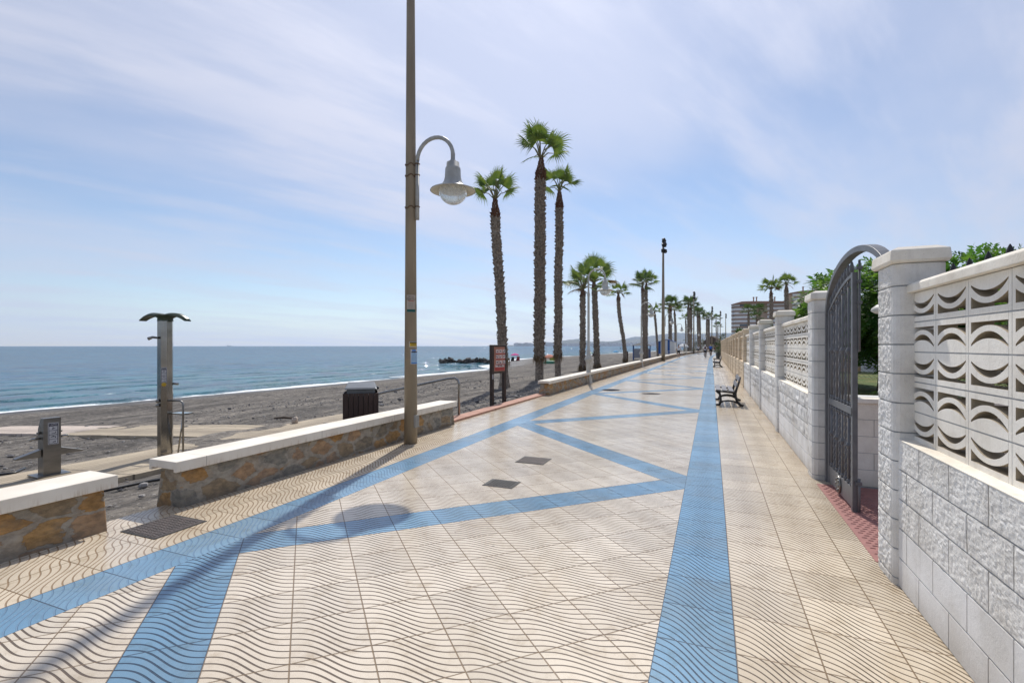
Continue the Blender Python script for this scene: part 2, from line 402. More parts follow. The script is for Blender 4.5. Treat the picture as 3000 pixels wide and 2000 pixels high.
M['sea']=seamat()

M['steel']=mat('brushed_steel',(.36,.345,.32),(.26,.25,.235),rough=.1,metal=1,scale=2,bump=.05,bscale=200)
M['steel_dark']=mat('dull_steel',(.27,.26,.245),(.21,.205,.195),rough=.38,metal=1,scale=3,stretch=(1,1,3))
M['green_plastic']=mat('dark_green_plastic',(.018,.035,.018),(.03,.045,.025),rough=.4)
M['pole']=mat('galvanised_beige_pole',(.29,.235,.165),(.235,.19,.135),rough=.6,metal=.1,scale=3,stretch=(1,1,.3))
M['pole_dark']=mat('dark_floodlight',(.02,.02,.022),rough=.5)
M['lamp_grey']=mat('pale_grey_paint',(.42,.42,.40),(.33,.325,.30),rough=.45,scale=9)
M['lamp_white']=mat('white_lamp_paint',(.50,.485,.44),(.42,.405,.36),rough=.5,scale=5)
M['rust']=mat('rust_strap',(.10,.055,.03),(.16,.09,.05),rough=.9,scale=60)
def glassmat():
    m,t,b=newmat('frosted_lamp_glass'); b.inputs['Base Color'].default_value=(.82,.85,.86,1); b.inputs['Roughness'].default_value=.22
    b.inputs['Transmission Weight'].default_value=.55; b.inputs['IOR'].default_value=1.12
    t.put(b.inputs['Roughness'],t.m('ADD',.15,t.m('MULTIPLY',t.noise(t.pos(),12.,3),.25)))
    return m
M['glass']=glassmat()
M['reflector']=mat('aged_white_reflector',(.62,.58,.47),(.5,.45,.35),rough=.5)
M['black_metal']=mat('black_cast_iron',(.012,.011,.011),(.02,.018,.018),rough=.45)
M['slat_grey']=mat('grey_weathered_slat',(.14,.135,.145),(.19,.185,.195),rough=.5,scale=12,stretch=(1,.1,1))
M['gate']=mat('charcoal_gate_paint',(.135,.135,.14),(.11,.11,.115),rough=.42,scale=10)
M['wood_dark']=mat('dark_stained_wood',(.05,.024,.017),(.03,.015,.011),rough=.6,scale=9,stretch=(1,1,.15),bump=.3,bscale=60)
M['wood_brown']=mat('brown_sign_wood',(.028,.016,.011),(.045,.024,.016),rough=.6,scale=20,stretch=(1,1,.2))
M['bin_lid']=mat('grey_plastic_lid',(.08,.09,.097),(.105,.115,.122),rough=.35)
M['black_bag']=mat('black_bin_liner',(.008,.008,.009),rough=.3,bump=.8,bscale=25)
def matwood(name,c1,c2):
    m,t,b=newmat(name); P=t.n('ShaderNodeTexCoord').outputs['Object']; X,Y,Z=t.sep(P)[:3]
    st=t.m('FRACT',t.m('DIVIDE',X,.13)); sy=t.m('FRACT',t.m('DIVIDE',t.sep(P)[1],1.9)); j=t.m('MAXIMUM',t.m('LESS_THAN',st,.13),t.m('LESS_THAN',sy,.018))
    n=t.noise(t.vm('MULTIPLY',P,(6.,.7,1)),3.,5,.65); w=t.n('ShaderNodeTexWhiteNoise',noise_dimensions='1D'); t.put(w.inputs['W'],t.m('FLOOR',t.m('DIVIDE',X,.13)))
    cc=t.mix(t.ss(n,.3,.7),c1,c2); k=t.m('ADD',.75,t.m('MULTIPLY',w.outputs['Value'],.45)); cc=t.vm('MULTIPLY',cc,t.comb(k,k,k))
    cc=t.mix(t.m('MULTIPLY',t.ss(t.noise(P,1.2,6,.7),.5,.75),.6),cc,(.17,.145,.12))
    cc=t.mix(t.m('MULTIPLY',j,.75),cc,(.06,.05,.04)); t.put(b.inputs['Base Color'],cc)
    t.put(b.inputs['Normal'],t.bump(t.m('SUBTRACT',n,j),.5,.006)); b.inputs['Roughness'].default_value=.85
    return m
M['mat_tan']=matwood('boardwalk_wood',(.44,.365,.26),(.35,.285,.2))
M['mat_pale']=matwood('bleached_boardwalk_wood',(.60,.50,.42),(.5,.42,.35))
M['kerb']=mat('pink_kerb_stone',(.45,.24,.17),(.37,.2,.14),rough=.8,scale=5,bump=.3,bscale=60)
M['red_tile']=mat('red_tactile_tile',(.31,.135,.115),(.26,.115,.10),rough=.75,scale=12)
M['iron_cover']=mat('rusty_iron_cover',(.095,.078,.073),(.07,.06,.058),rough=.7,metal=.3,scale=12,bump=.5,bscale=90)
M['iron_dark']=mat('dark_drain_iron',(.05,.048,.047),(.03,.03,.03),rough=.7,metal=.3)
M['trunk']=mat('palm_trunk_bark',(.36,.295,.23),(.145,.115,.09),rough=.95,scale=9,lo=.3,hi=.7,bump=.6,bscale=40,bdist=.02)
M['trunk_red']=mat('palm_trunk_fibre',(.135,.055,.028),(.075,.035,.02),rough=.95,scale=14)
M['trunk_low']=mat('palm_trunk_base',(.19,.14,.10),(.13,.098,.073),rough=.95,scale=6,stretch=(1,1,3),bump=.5,bscale=30)
M['frond']=mat('palm_frond',(.135,.185,.03),(.07,.125,.022),rough=.5,scale=3,transl=.3)
M['frond_dark']=mat('palm_frond_dark',(.075,.12,.026),(.045,.085,.02),rough=.55,scale=2,transl=.25)
M['frond_dead']=mat('dry_palm_frond',(.20,.13,.055),(.13,.085,.04),rough=.9,scale=6,transl=.2)
M['petiole']=mat('palm_petiole',(.13,.15,.05),(.16,.11,.05),rough=.6)
M['leaf']=mat('pepper_tree_leaf',(.11,.20,.024),(.04,.11,.016),rough=.5,scale=2.5,transl=.5)
M['leaf_dark']=mat('hedge_leaf',(.028,.055,.014),(.045,.075,.018),rough=.55,scale=1.5,transl=.25)
M['leaf_olive']=mat('olive_bush_leaf',(.075,.09,.022),(.04,.06,.02),rough=.55,scale=1.5,transl=.25)
M['bark']=mat('brown_bark',(.09,.065,.045),rough=.95,bump=.5)
M['grass']=mat('lawn_grass',(.15,.15,.035),(.065,.12,.018),rough=.9,scale=2,bump=.8,bscale=120,bdist=.03)
M['yard']=mat('yard_earth',(.20,.17,.13),(.16,.135,.1),rough=.95,scale=.7)
M['rock']=mat('dark_breakwater_rock',(.085,.075,.065),(.035,.032,.03),rough=.9,scale=1.3,bump=.7,bscale=5,bdist=.1)
M['hill']=mat('scrub_hillside',(.10,.09,.06),(.055,.062,.04),rough=1,scale=.006,detail=6)
M['hill_far']=mat('far_ridge',(.07,.07,.055),(.045,.05,.04),rough=1,scale=.004,detail=6)
M['town']=mat('town_walls',(.5,.46,.42),(.36,.3,.26),rough=.9,scale=.03)
M['ochre']=mat('ochre_render',(.50,.33,.17),(.44,.29,.15),rough=.9)
M['white']=mat('white_paint',(.72,.72,.70),(.66,.66,.64),rough=.6)
M['white_sheet']=mat('white_canvas',(.75,.75,.74),rough=.8)
M['blue']=mat('royal_blue_boards',(.012,.075,.27),(.016,.09,.31),rough=.5)
M['grey_panel']=mat('pale_grey_panel',(.34,.34,.37),rough=.7)
M['dark_roof']=mat('dark_grey_roof',(.035,.037,.04),rough=.8)
M['thatch']=mat('brown_thatch',(.14,.10,.075),(.09,.065,.05),rough=1,scale=1.5,bump=.8,bscale=10)
M['apt']=mat('buff_apartment_wall',(.60,.45,.33),(.55,.41,.3),rough=.9,scale=.2)
M['apt_white']=mat('white_balcony_glazing',(.80,.80,.78),(.72,.72,.72),rough=.5,scale=.3)
M['apt_brown']=mat('brown_balcony_band',(.34,.215,.14),(.30,.19,.13),rough=.9,scale=.3)
M['tile_roof']=mat('terracotta_roof',(.36,.20,.13),(.30,.165,.11),rough=.9,scale=.8)
M['apt_glass']=mat('dark_window_glass',(.06,.075,.09),(.1,.115,.13),rough=.15,scale=.4)
M['skin']=mat('figure_skin',(.42,.24,.16),rough=.6)  # one even skin colour for all figures
M['tee_white']=mat('white_cotton',(.72,.72,.74),rough=.9)
M['tee_blue']=mat('blue_jersey',(.02,.11,.42),rough=.8)
M['cloth_black']=mat('black_cloth',(.018,.018,.022),rough=.9)
M['cloth_maroon']=mat('dark_brown_rucksack',(.10,.055,.05),rough=.9)
M['hair']=mat('dark_hair',(.02,.014,.01),rough=.7)
M['straw']=mat('pale_straw',(.52,.44,.28),rough=.9)
M['helmet_yellow']=mat('olive_yellow_helmet',(.33,.31,.06),rough=.5)
M['tyre']=mat('black_rubber',(.012,.012,.012),rough=.8)
M['pot']=mat('slate_grey_planter',(.075,.09,.098),(.065,.078,.085),rough=.6)
M['pink']=mat('pink_canvas',(.75,.12,.38),rough=.8,transl=.3)
M['orange']=mat('salmon_canvas',(.72,.32,.22),rough=.8,transl=.3)
M['lime']=mat('lime_canvas',(.45,.50,.10),rough=.8,transl=.2)
M['cyan']=mat('sky_blue_canvas',(.12,.42,.68),rough=.8,transl=.3)
M['green_boat']=mat('green_boat_hull',(.02,.16,.085),rough=.5)
M['black_plastic']=mat('black_plastic_pipe',(.01,.01,.011),rough=.4)
M['pebble']=mat('grey_pebbles',(.30,.285,.27),(.09,.085,.085),rough=.85,scale=2.1,lo=.42,hi=.58)
M['ink']=mat('navy_ink',(.012,.012,.04),rough=.6)
M['label_white']=mat('white_sticker',(.58,.58,.60),rough=.5)
M['yellow']=mat('yellow_sticker',(.60,.38,.02),rough=.5)
M['sticker_black']=mat('black_ink',(.012,.011,.01),rough=.6)
M['sticker_blue']=mat('blue_poster_ink',(.05,.20,.55),rough=.6)
M['sticker_pale']=mat('pale_blue_poster',(.32,.48,.66),rough=.6)
M['paper']=mat('cream_poster_paper',(.48,.40,.33),rough=.8)
M['ink_red']=mat('red_poster_ink',(.42,.08,.04),rough=.7)
M['ink_green']=mat('green_poster_ink',(.01,.10,.085),rough=.7)
M['sign_tan']=mat('tan_sign_panel',(.40,.165,.105),rough=.6)
M['sign_red']=mat('red_sign_panel',(.38,.035,.03),rough=.5)
M['sign_white']=mat('white_sign_panel',(.62,.52,.50),rough=.5)
M['post_grey']=mat('grey_concrete_post',(.34,.32,.28),rough=.9)

# ------------------------------------------------------------------ ground, beach, sea
def grid(name,mats,rows,kind='structure',attr=None,smooth=True):
    n=len(rows[0]); mb=MB(); vs=[p for r in rows for p in r]
    fs=[(i*n+j,i*n+j+1,(i+1)*n+j+1,(i+1)*n+j) for i in range(len(rows)-1) for j in range(n-1)]
    mb.add(vs,fs,0,smooth); o=mb.build(name,mats)
    if kind: o['kind']=kind
    if attr:
        a=o.data.attributes.new('shore','FLOAT','POINT'); a.data.foreach_set('value',attr)
    return o
def frange(a,b,s):
    r=[];x=a
    while x<b-1e-6: r.append(x); x+=s
    return r
Ys=frange(-60,-4,4)+frange(-4,34,.3)+frange(34,120,1.5)+frange(120,420,6)+frange(420,2600,100)
rows=[]
for Y in Ys:
    w=interp(Y,WY,WW); xi=-5.2+off(Y)
    ds=frange(0,12,.3)+[lerp(12,w,i/26) for i in range(26)]+[w+30*i/6 for i in range(7)]
    r=[]
    for d in ds:
        X=xi-d; z=sand(X,Y); k=min(1,max(0,(d-.5)/1.5))*min(1,max(.15,(w-d)/6))
        p=Vector((X,Y,0))
        z+=k*(.05*noise.noise(p*1.3)+.035*noise.noise(p*3.1)+.09*noise.noise(p*.35))
        z+=k*.05*noise.noise(Vector((X*1.6+2*noise.noise(Vector((X*.1,Y*.05,3))),Y*.05,7)))
        r.append((X,Y,z))
    rows.append(r)
grid('beach_sand',M['beach'],rows)
# sea
Ss=[-3000,-800,-200,-60]+frange(-20,100,.9)+frange(100,260,4)+[300,400,600,1000,1600,2600,5000,9000]
ds=[-5,-2.5]+frange(-1,16,.35)+frange(16,60,1.1)+[70,85,110,150,220,400,900,2500,8000]
rows=[];at=[]
for Y in Ss:
    cx=coast(min(max(Y,-60),2600)); r=[]
    for d in ds:
        p=Vector((d*.22,Y*.09,0)); ph=noise.noise(Vector((Y*.03,d*.02,5)))*2.2
        A=0.
        if -30<Y<140 and d<60:
            A=.075*math.sin(2*PI*d/5.2+ph*2.2)*min(1,max(0,d)/3)*(1-d/60)
            bw=noise.noise(Vector((Y*.06,1.3,2.))); dc=4.2+1.8*bw
            A+=.3*max(0,bw+.35)*math.exp(-((d-dc)/.8)**2)
            A+=.05*noise.noise(Vector((d*.5,Y*.25,9)))
        r.append((cx-d,Y,-2.0+A)); at.append(max(d,0.))
    rows.append(r)
grid('sea',M['sea'],rows,attr=at)
# yard ground behind everything on the land side
rows=[]
for Y in [-60,-20,0,20,40,62]+frange(75,260,12)+[300,400,700,1200,2000,3000,4500]:
    xi=-5.2+off(Y); rows.append([(xi-.05,Y,-.065),(xi+6.3,Y,-.065),(xi+60,Y,-.07),(xi+400,Y,-.1),(xi+3500,Y,-.5)])
grid('yard_ground',M['yard'],rows)
# promenade
rows=[]
for Y in [-4]+frange(-3,62,2.5)+frange(62,300,3):
    o=off(Y); rows.append([(-5.1+o,Y,0),(-3.61+o,Y,0),(-.28+o,Y,0),(1.3+o,Y,0)])
grid('promenade_paving',M['paving'],rows,smooth=False)
# pink kerb at the gap in the wall
mb=MB()
y=8.75
while y<15.1:
    mb.box(-5.3,-4.98,y+.006,y+.79,-.3,.045); y+=.8
k=mb.build('kerb_stones',M['kerb'],bevel=.008); tag(k,kind='structure')

# ------------------------------------------------------------------ seaside bench wall
def bench_wall(label,y0,y1,step=2.5):
    t=thing('stone_wall',label,'wall',(-5.03,(y0+y1)/2 if y1<20 else y0,0))
    ox,oy=t.location.x,t.location.y
    n=max(1,int((y1-y0)/step)); ys=[lerp(y0,y1,i/n) for i in range(n+1)]
    def loft(name,prof,m,ext,bev):
        k=len(prof); mb=MB(); vs=[]; Y2=[ys[0]-ext]+ys[1:-1]+[ys[-1]+ext]
        for Y in Y2:
            for (x,z) in prof: vs.append((x+off(Y)-ox,Y-oy,z))
        fs=[(i*k+j,i*k+(j+1)%k,(i+1)*k+(j+1)%k,(i+1)*k+j) for i in range(len(Y2)-1) for j in range(k)]
        fs+= [list(range(k))[::-1],[len(vs)-k+j for j in range(k)]]
        mb.add(vs,fs); return mb.build(name,m,t,bevel=bev)
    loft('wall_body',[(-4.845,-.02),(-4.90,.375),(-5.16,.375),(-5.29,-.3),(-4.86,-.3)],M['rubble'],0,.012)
    loft('capstone',[(-4.83,.362),(-4.83,.468),(-5.235,.468),(-5.235,.362),(-5.2,.362),(-5.2,.39),(-4.868,.39),(-4.868,.362)],M['cap'],.07,.006)
    return t
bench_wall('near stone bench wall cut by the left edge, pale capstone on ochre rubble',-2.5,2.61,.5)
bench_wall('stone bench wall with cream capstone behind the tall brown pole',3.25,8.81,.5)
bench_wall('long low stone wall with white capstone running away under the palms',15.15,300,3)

# ------------------------------------------------------------------ block walls on the land side
HC=.195
def fnoise(p): return noise.noise(p*8)*.6+noise.noise(p*23)*.7+noise.noise(p*55)*.8
def rough_block(mb,y0,y1,z0,z1,x,depth,amp,ny,nz,mi,seed):
    """split-face block: face towards -x"""
    vs=[]
    for j in range(nz+1):
        for i in range(ny+1):
            y=lerp(y0,y1,i/ny); z=lerp(z0,z1,j/nz)
            e=1 if 0<i<ny and 0<j<nz else .25
            vs.append((x-amp*e*(.35+fnoise(Vector((seed,y*1.3,z*1.6)))),y,z))
    fs=[(j*(ny+1)+i,(j+1)*(ny+1)+i,(j+1)*(ny+1)+i+1,j*(ny+1)+i+1) for j in range(nz) for i in range(ny)]
    mb.add(vs,fs,mi,False)
    b=[(x,y0,z0),(x,y1,z0),(x,y1,z1),(x,y0,z1)]; q=[(x+depth,*p[1:]) for p in b]
    mb.add(b+q,[(0,1,5,4),(2,3,7,6),(1,2,6,5),(0,4,7,3)],mi)
def base_mesh(L,nb,hi,mr,ms):
    """five block courses 0..0.975 over a length L along +y, outer face at x=0"""
    mb=MB(); bl=L/nb; g=.010
    for r in range(5):
        z0=r*HC+g/2; z1=(r+1)*HC-g/2
        if r==4: z1=5*HC-.003
        sh=bl/2 if r%2 else 0
        edges=[0]+[e for e in [sh+bl*i for i in range(nb+1)] if .03<e<L-.03]+[L]
        for i in range(len(edges)-1):
            a=edges[i]+g/2; b=edges[i+1]-g/2
            if r>=2: rough_block(mb,a,b,z0,z1,0,.2,.0042 if hi else .016,34 if hi else 8,18 if hi else 4,0,r*7.3+i*1.9)
            else: mb.box(-.001,.2,a,b,z0,z1,1)
    mb.box(.008,.19,0,L,-.1,5*HC-.006,2)
    return mb
def lattice_mesh(L,nb,N):
    mb=MB(); bl=L/nb; D=.095
    xs=[-1+2*i/N for i in range(N+1)]
    hw=bl/2-.028
    def arc(e,m): return [e+(m-e)*(1-abs(x)**2.1) for x in xs]
    solid=[0]*(N+1)
    bands=[(solid,arc(.034,.076)),(arc(.045,.113),arc(.098,.143)),([.163]*(N+1),[HC]*(N+1))]
    for r in range(5):
        fl=(r%2==0); z0=r*HC+.004; H=HC-.008
        for i in range(nb):
            yc=bl*(i+.5)
            for lo,hi in bands:
                if fl: lo2=[HC-h for h in hi]; hi2=[HC-h for h in lo]
                else: lo2,hi2=lo,hi
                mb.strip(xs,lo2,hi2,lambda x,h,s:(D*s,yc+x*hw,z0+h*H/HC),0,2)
            for sgn in (-1,1):
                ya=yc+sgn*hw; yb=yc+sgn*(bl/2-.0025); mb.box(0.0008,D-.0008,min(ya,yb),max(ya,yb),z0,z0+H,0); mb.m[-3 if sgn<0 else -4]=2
        mb.box(.0016,D-.0016,0,L,r*HC-.0042,r*HC+.0042,1)
    for i in range(nb+1): mb.box(.002,D-.002,bl*i-.003,bl*i+.003,0,5*HC-.004,1) if 0<i<nb else None
    return mb
def pillar_mesh(hi):
    """rounded block pillar, outer (promenade) face at x=0, y 0..0.38, ten-and-a-half courses"""
    mb=MB(); w,d,rc=.38,.29,.055
    prof=[]
    seg=24 if hi else 7; cs=4 if hi else 2
    def add(x,y,rg): prof.append((x,y,rg))
    for i in range(seg+1): add(0,lerp(rc,w-rc,i/seg),1 if 0<i<seg else .3)
    for cx,cy,a0 in ((rc,w-rc,PI),(d-rc,w-rc,PI/2),(d-rc,rc,0),(rc,rc,-PI/2)):
        for i in range(cs+1):
            a=a0-PI/2*i/cs; add(cx+rc*math.cos(a),cy+rc*math.sin(a),0.06)
    n=len(prof); nz=14 if hi else 4
    zs=[-.1]+[.05+HC*i for i in range(12)]; zs[-1]=2.15
    for r in range(len(zs)-1):
        a,b=zs[r]+.005,zs[r+1]-.005
        vs=[]
        for j in range(nz+1):
            z=lerp(a,b,j/nz); e=1 if 0<j<nz else .3
            for x,y,rg in prof:
                dx=-.008*rg*e*(.3+fnoise(Vector((r*3.3+5,y*1.4,z*1.5)))); vs.append((x+dx,y,z))
        fs=[(j*n+i,(j+1)*n+i,(j+1)*n+(i+1)%n,j*n+(i+1)%n) for j in range(nz) for i in range(n)]
        fs+= [list(range(n)),[nz*n+i for i in range(n)][::-1]]
        mb.add(vs,fs,0,False)
    mb.lathe([(1,-.1),(1,2.149)],4,(0,0,0),1) if False else None
    mb.add([(.006+.045*(1-abs(a)) if False else x+(.006 if x<d/2 else -.006),y+(.006 if y<w/2 else -.006),z) for z in (-.1,2.149) for x,y,rg in prof],[(i,(i+1)%n,n+(i+1)%n,n+i)[::-1] for i in range(n)],1)
    return mb
def cap_mesh():
    mb=MB(); a=(-.028,.30,-.03,.40)
    def ring(z,i): return [(a[0]+i,a[2]+i,z),(a[1]-i,a[2]+i,z),(a[1]-i,a[3]-i,z),(a[0]+i,a[3]-i,z)]
    vs=ring(2.15,.012)+ring(2.168,0)+ring(2.235,.006)+ring(2.262,.06)
    fs=[(3,2,1,0),(12,13,14,15)]+[(k*4+i,k*4+(i+1)%4,k*4+4+(i+1)%4,k*4+4+i) for k in range(3) for i in range(4)]
    return mb.add(vs,fs)
def coping_mesh(L):
    mb=MB(); return mb.prism([(-.04,1.95),(-.04,1.995),(-.025,2.012),(.135,2.012),(.15,1.995),(.15,1.95)],(0,0,0),(1,0,0),(0,0,1),(0,L,0))
def ledge_mesh(L):
    mb=MB(); return mb.box(-.004,.2,.0,L,.972,.979)
def wall_thing(label,x,y,panels,pillars,mats,hi,curve=False):
    """panels: list of (y0,L,nb); pillars: list of y"""
    mr,ms,mo,ml,mc=mats
    t=thing('block_wall',label,'wall',(x,y,0)); proto={}
    def inst(key,mk,loc,rz=0,bev=0,mt=None,nm=None):
        if key not in proto: proto[key]=mk().build(nm,mt,t,bevel=bev); o=proto[key]
        else:
            o=proto[key].copy(); col.objects.link(o); o.parent=t
        o.location=loc; o.rotation_euler=(0,0,rz); return o
    for y0,L,nb in panels:
        rz=-math.atan((off(y0+L)-off(y0))/L); dx=off(y0)
        p=(dx+.03,y0-y,0)
        inst(('b',L),lambda:base_mesh(L,nb,hi,mr,ms),p,rz,0,[mr,ms,mo],'base_courses')
        inst(('g',L),lambda:ledge_mesh(L),p,rz,.003,mc,'ledge')
        inst(('l',L),lambda:lattice_mesh(L,nb,14 if hi else 8),(dx+.11,y0-y,5*HC),rz,0,[ml,mo,M['lattice_inner'] if hi or ml is M['breeze'] else mr],'breeze_block_lattice')
        inst(('c',L),lambda:coping_mesh(L),(dx+.11,y0-y,0),rz,.004,mc,'coping')
    for yp in pillars:
        o=inst('p',lambda:pillar_mesh(hi),(off(yp),yp-y,0),0,0,[mr,mo],'pillar')
        key='k'
        if key not in proto:
            c=cap_mesh().build('pillar_cap',mc,o,bevel=.006); proto[key]=c
        else:
            c=proto[key].copy(); col.objects.link(c); c.parent=o
    return t
WM=(M['white_rough'],M['white_smooth'],M['mortar'],M['breeze'],M['coping'])
TM=(M['tan_rough'],M['tan_smooth'],M['mortar_tan'],M['tan_smooth'],M['tan_smooth'])
wall_thing('near white breeze block wall with capped pillar cut by the right edge',1.13,4.0,[(-.74,4.8,12)],[3.99],WM,True)
SP=3.46
py=[6.82+SP*i for i in range(4)]
wall_thing('white breeze block wall stretch between the gate and the tan wall',1.13,6.82,[(p+.37,SP-.36,8) for p in py[:3]]+[(py[3]+.37,SP-.36,8)],py,WM,False)
pt=[6.82+SP*i for i in range(4,24)]
wall_thing('far tan block wall with a long row of beige pillars',1.13,pt[0],[(p+.37,SP-.36,8) for p in pt[:-1]],pt,TM,False)

# ------------------------------------------------------------------ gate
g=thing('iron_gate','charcoal wrought iron gate under a flat arch, one leaf shut','gate',(1.28,6.74,0))
def arch(y): # local y runs from 0 (hinge) to -2.30
    a=1.145; c=-1.15; return 1.98+.55*math.sqrt(max(0,1-((y-c)/a)**2))
mb=MB(); N=28; ring=[]
vs=[]
for i in range(N+1):
    th=PI*i/N; y=-1.15+1.145*math.cos(th); z=1.98+.55*math.sin(th)
    nrm=Vector((0,math.cos(th)*.55,math.sin(th)*1.145)).normalized()
    for (dx,dr) in ((-.04,0),(-.04,-.055),(.04,-.055),(.04,0)): vs.append(Vector((dx,y,z))+nrm*dr)
fs=[(i*4+j,i*4+(j+1)%4,i*4+4+(j+1)%4,i*4+4+j) for i in range(N) for j in range(4)]+[(0,1,2,3),(N*4+3,N*4+2,N*4+1,N*4)]
mb.add(vs,fs); mb.build('arch',M['gate'],g,bevel=.003)
MB().box(-.03,.03,-.005,.055,0,1.985).build('hinge_post',M['gate'],g,bevel=.003)
MB().box(-.03,.03,-2.345,-2.29,0,1.985).build('latch_post',M['gate'],g,bevel=.003)
lf=MB(); ya,yb=-.05,-1.14
def leaftop(y): return 2.02+.30*math.sin(min(1,(-y-.05)/1.12)*PI/2)
lf.box(-.02,.02,ya-.045,ya,.02,2.0); lf.box(-.022,.022,yb,yb+.06,.0,2.31)
lf.box(-.018,.018,yb+.06,ya-.045,.93,1.0)
leaf=lf.build('gate_leaf',M['gate'],g,bevel=.003)
mb=MB(); pts=[(0,lerp(ya-.02,yb+.03,i/12),leaftop(lerp(ya-.02,yb+.03,i/12))-.03) for i in range(13)]
for i in range(12):
    a,b=Vector(pts[i]),Vector(pts[i+1])
    mb.add([a+Vector((-.018,0,-.02)),a+Vector((.018,0,-.02)),a+Vector((.018,0,.012)),a+Vector((-.018,0,.012)),b+Vector((-.018,0,-.02)),b+Vector((.018,0,-.02)),b+Vector((.018,0,.012)),b+Vector((-.018,0,.012))],[(0,1,5,4),(1,2,6,5),(2,3,7,6),(3,0,4,7)])
mb.build('top_rail',M['gate'],leaf)
MB().box(-.014,.014,yb+.06,ya-.045,.03,.22).build('kick_plate',M['gate'],leaf,bevel=.003)
mb=MB()
Mx=Matrix.Rotation(R(90),3,'Y')
mb.lathe([(.09,.0),(.095,.012),(.085,.02),(.078,.012),(.06,.012),(.05,.02),(.03,.014),(0.001,.02)],24,(-.014,-.58,.125),0,Matrix.Rotation(R(-90),3,'Y'))
for i in range(8): 
    a=2*PI*i/8; mb.blob((-.03,-.58+.062*math.cos(a),.125+.062*math.sin(a)),.014,6,4)
mb.build('medallion',M['steel_dark'],leaf)
nb=8
for i in range(nb):
    y=lerp(ya-.045,yb+.06,(i+.5)/nb); top=leaftop(y)-.03; mb=MB(); r=.011
    tw=(i%2==1)
    def bar(z0,z1):
        if tw:
            vs=[];fs=[];K=26
            for k in range(K+1):
                z=lerp(z0,z1,k/K); a=k*.55
                for j in range(4): vs.append((r*1.25*math.cos(a+j*PI/2),y+r*1.25*math.sin(a+j*PI/2),z))
            fs=[(k*4+j,k*4+(j+1)%4,k*4+4+(j+1)%4,k*4+4+j) for k in range(K) for j in range(4)]; mb.add(vs,fs)
        else: mb.tube([(0,y,z0),(0,y,z1)],r,8)
    bar(1.0,top); bar(.22,.93)
    for z in (1.02,.24,.9,top-.06): mb.lathe([(.011,-.02),(.021,-.012),(.014,0),(.021,.012),(.011,.02)],8,(0,y,z))
    if not tw:
        for z in (1.55,.60): mb.lathe([(.011,-.035),(.017,-.03),(.017,-.02),(.026,-.008),(.026,.008),(.017,.02),(.017,.03),(.011,.035)],8,(0,y,z))
    mb.lathe([(.012,top-.01),(.018,top+.01),(.012,top+.035),(.02,top+.05),(.024,top+.075),(.012,top+.13),(.001,top+.16)],8,(0,y,0))
    mb.build('gate_bar',M['gate'],leaf)
mb=MB(); mb.tube([(.03,yb+.03,1.55),(.03,yb-.015,1.55),(.03,yb-.02,2.42)],.011,8); mb.box(.015,.05,yb-.04,yb+.0,2.0,2.03); mb.box(.012,.048,yb-.04,yb+.04,2.2,2.23); mb.box(.0,.05,yb-.05,yb+.01,2.33,2.36)
mb.build('drop_bolt',M['gate'],leaf)
mb=MB(); mb.tube([(.03,yb-.015,.0),(.03,yb-.015,.33)],.011,8); mb.box(.0,.05,yb-.03,yb+.0,.27,.30); mb.build('floor_bolt',M['gate'],leaf)
MB().box(-.0235,-.02,yb+.015,yb+.045,.92,1.0).build('lock',M['sticker_black'],leaf)
# arch brace with small lantern
mb=MB(); mb.box(-.03,.03,-2.1,-1.99,2.17,2.27); mb.box(-.02,.02,-2.06,-2.02,1.86,2.18); mb.build('brace',M['gate'],g)
mb=MB(); mb.lathe([(.001,.055),(.05,.05),(.085,.02),(.09,0),(.06,-.02),(.001,-.03)],16,(0,-2.0,1.88)); mb.tube([(0,-2.03,2.0),(0,-2.0,1.97)],.01,6)
mb.build('lantern',M['lamp_white'],g)

# threshold and entrance
mb=MB(); mb.box(1.13,3.6,4.38,6.6,-.05,.004,0)
for i in range(38):
    for j in range(6):
        y=4.42+i*.0575; x=1.16+j*.06+(.03 if i%2 else 0)
        mb.add([(x,y-.008,.0045),(x+.04,y-.008,.0045),(x+.04,y+.012,.0045),(x,y+.012,.0045),(x+.006,y-.002,.0105),(x+.034,y-.002,.0105),(x+.034,y+.006,.0105),(x+.006,y+.006,.0105)],[(0,1,5,4),(1,2,6,5),(2,3,7,6),(3,0,4,7),(4,5,6,7)])
for i in range(20):
    for j in range(24):
        y=4.45+i*.107; x=1.62+j*.08; mb.add([(x,y-.01,.0045),(x+.06,y-.01,.0045),(x+.06,y+.014,.0045),(x,y+.014,.0045),(x+.01,y,.009),(x+.05,y,.009)],[(0,1,5,4),(1,2,5),(2,3,4,5),(3,0,4)])
tag(mb.build('entrance_paving',M['red_tile']),kind='structure')
# low block wall closing the entrance passage
t=thing('passage_wall','low beige block wall with flat cap behind the gate','wall',(1.5,6.68,0))
mb=MB()
for r in range(5):
    for i in range(7):
        a=-.0+i*.42-(.21 if r%2 else 0); x0,x1=max(a,0),min(a+.414,2.7)
        if x1-x0>.02: mb.box(x0,x1,0,.16,r*.19+.003,(r+1)*.19-.003,0)
mb.box(0,2.7,.008,.15,-.1,.944,1); mb.build('wall_body',[M['coping'],M['mortar']],t)
MB().box(-.02,2.72,-.03,.2,.947,1.0).build('capstone',M['coping'],t,bevel=.006)
t=thing('planter_wall','white rendered garden wall with flat cap behind the low passage wall','wall',(1.5,7.3,0))
MB().box(0,6,0,.18,-.1,.90).build('wall_body',M['coping'],t); MB().box(-.03,6.02,-.03,.21,.902,.97).build('capstone',M['white'],t,bevel=.005)
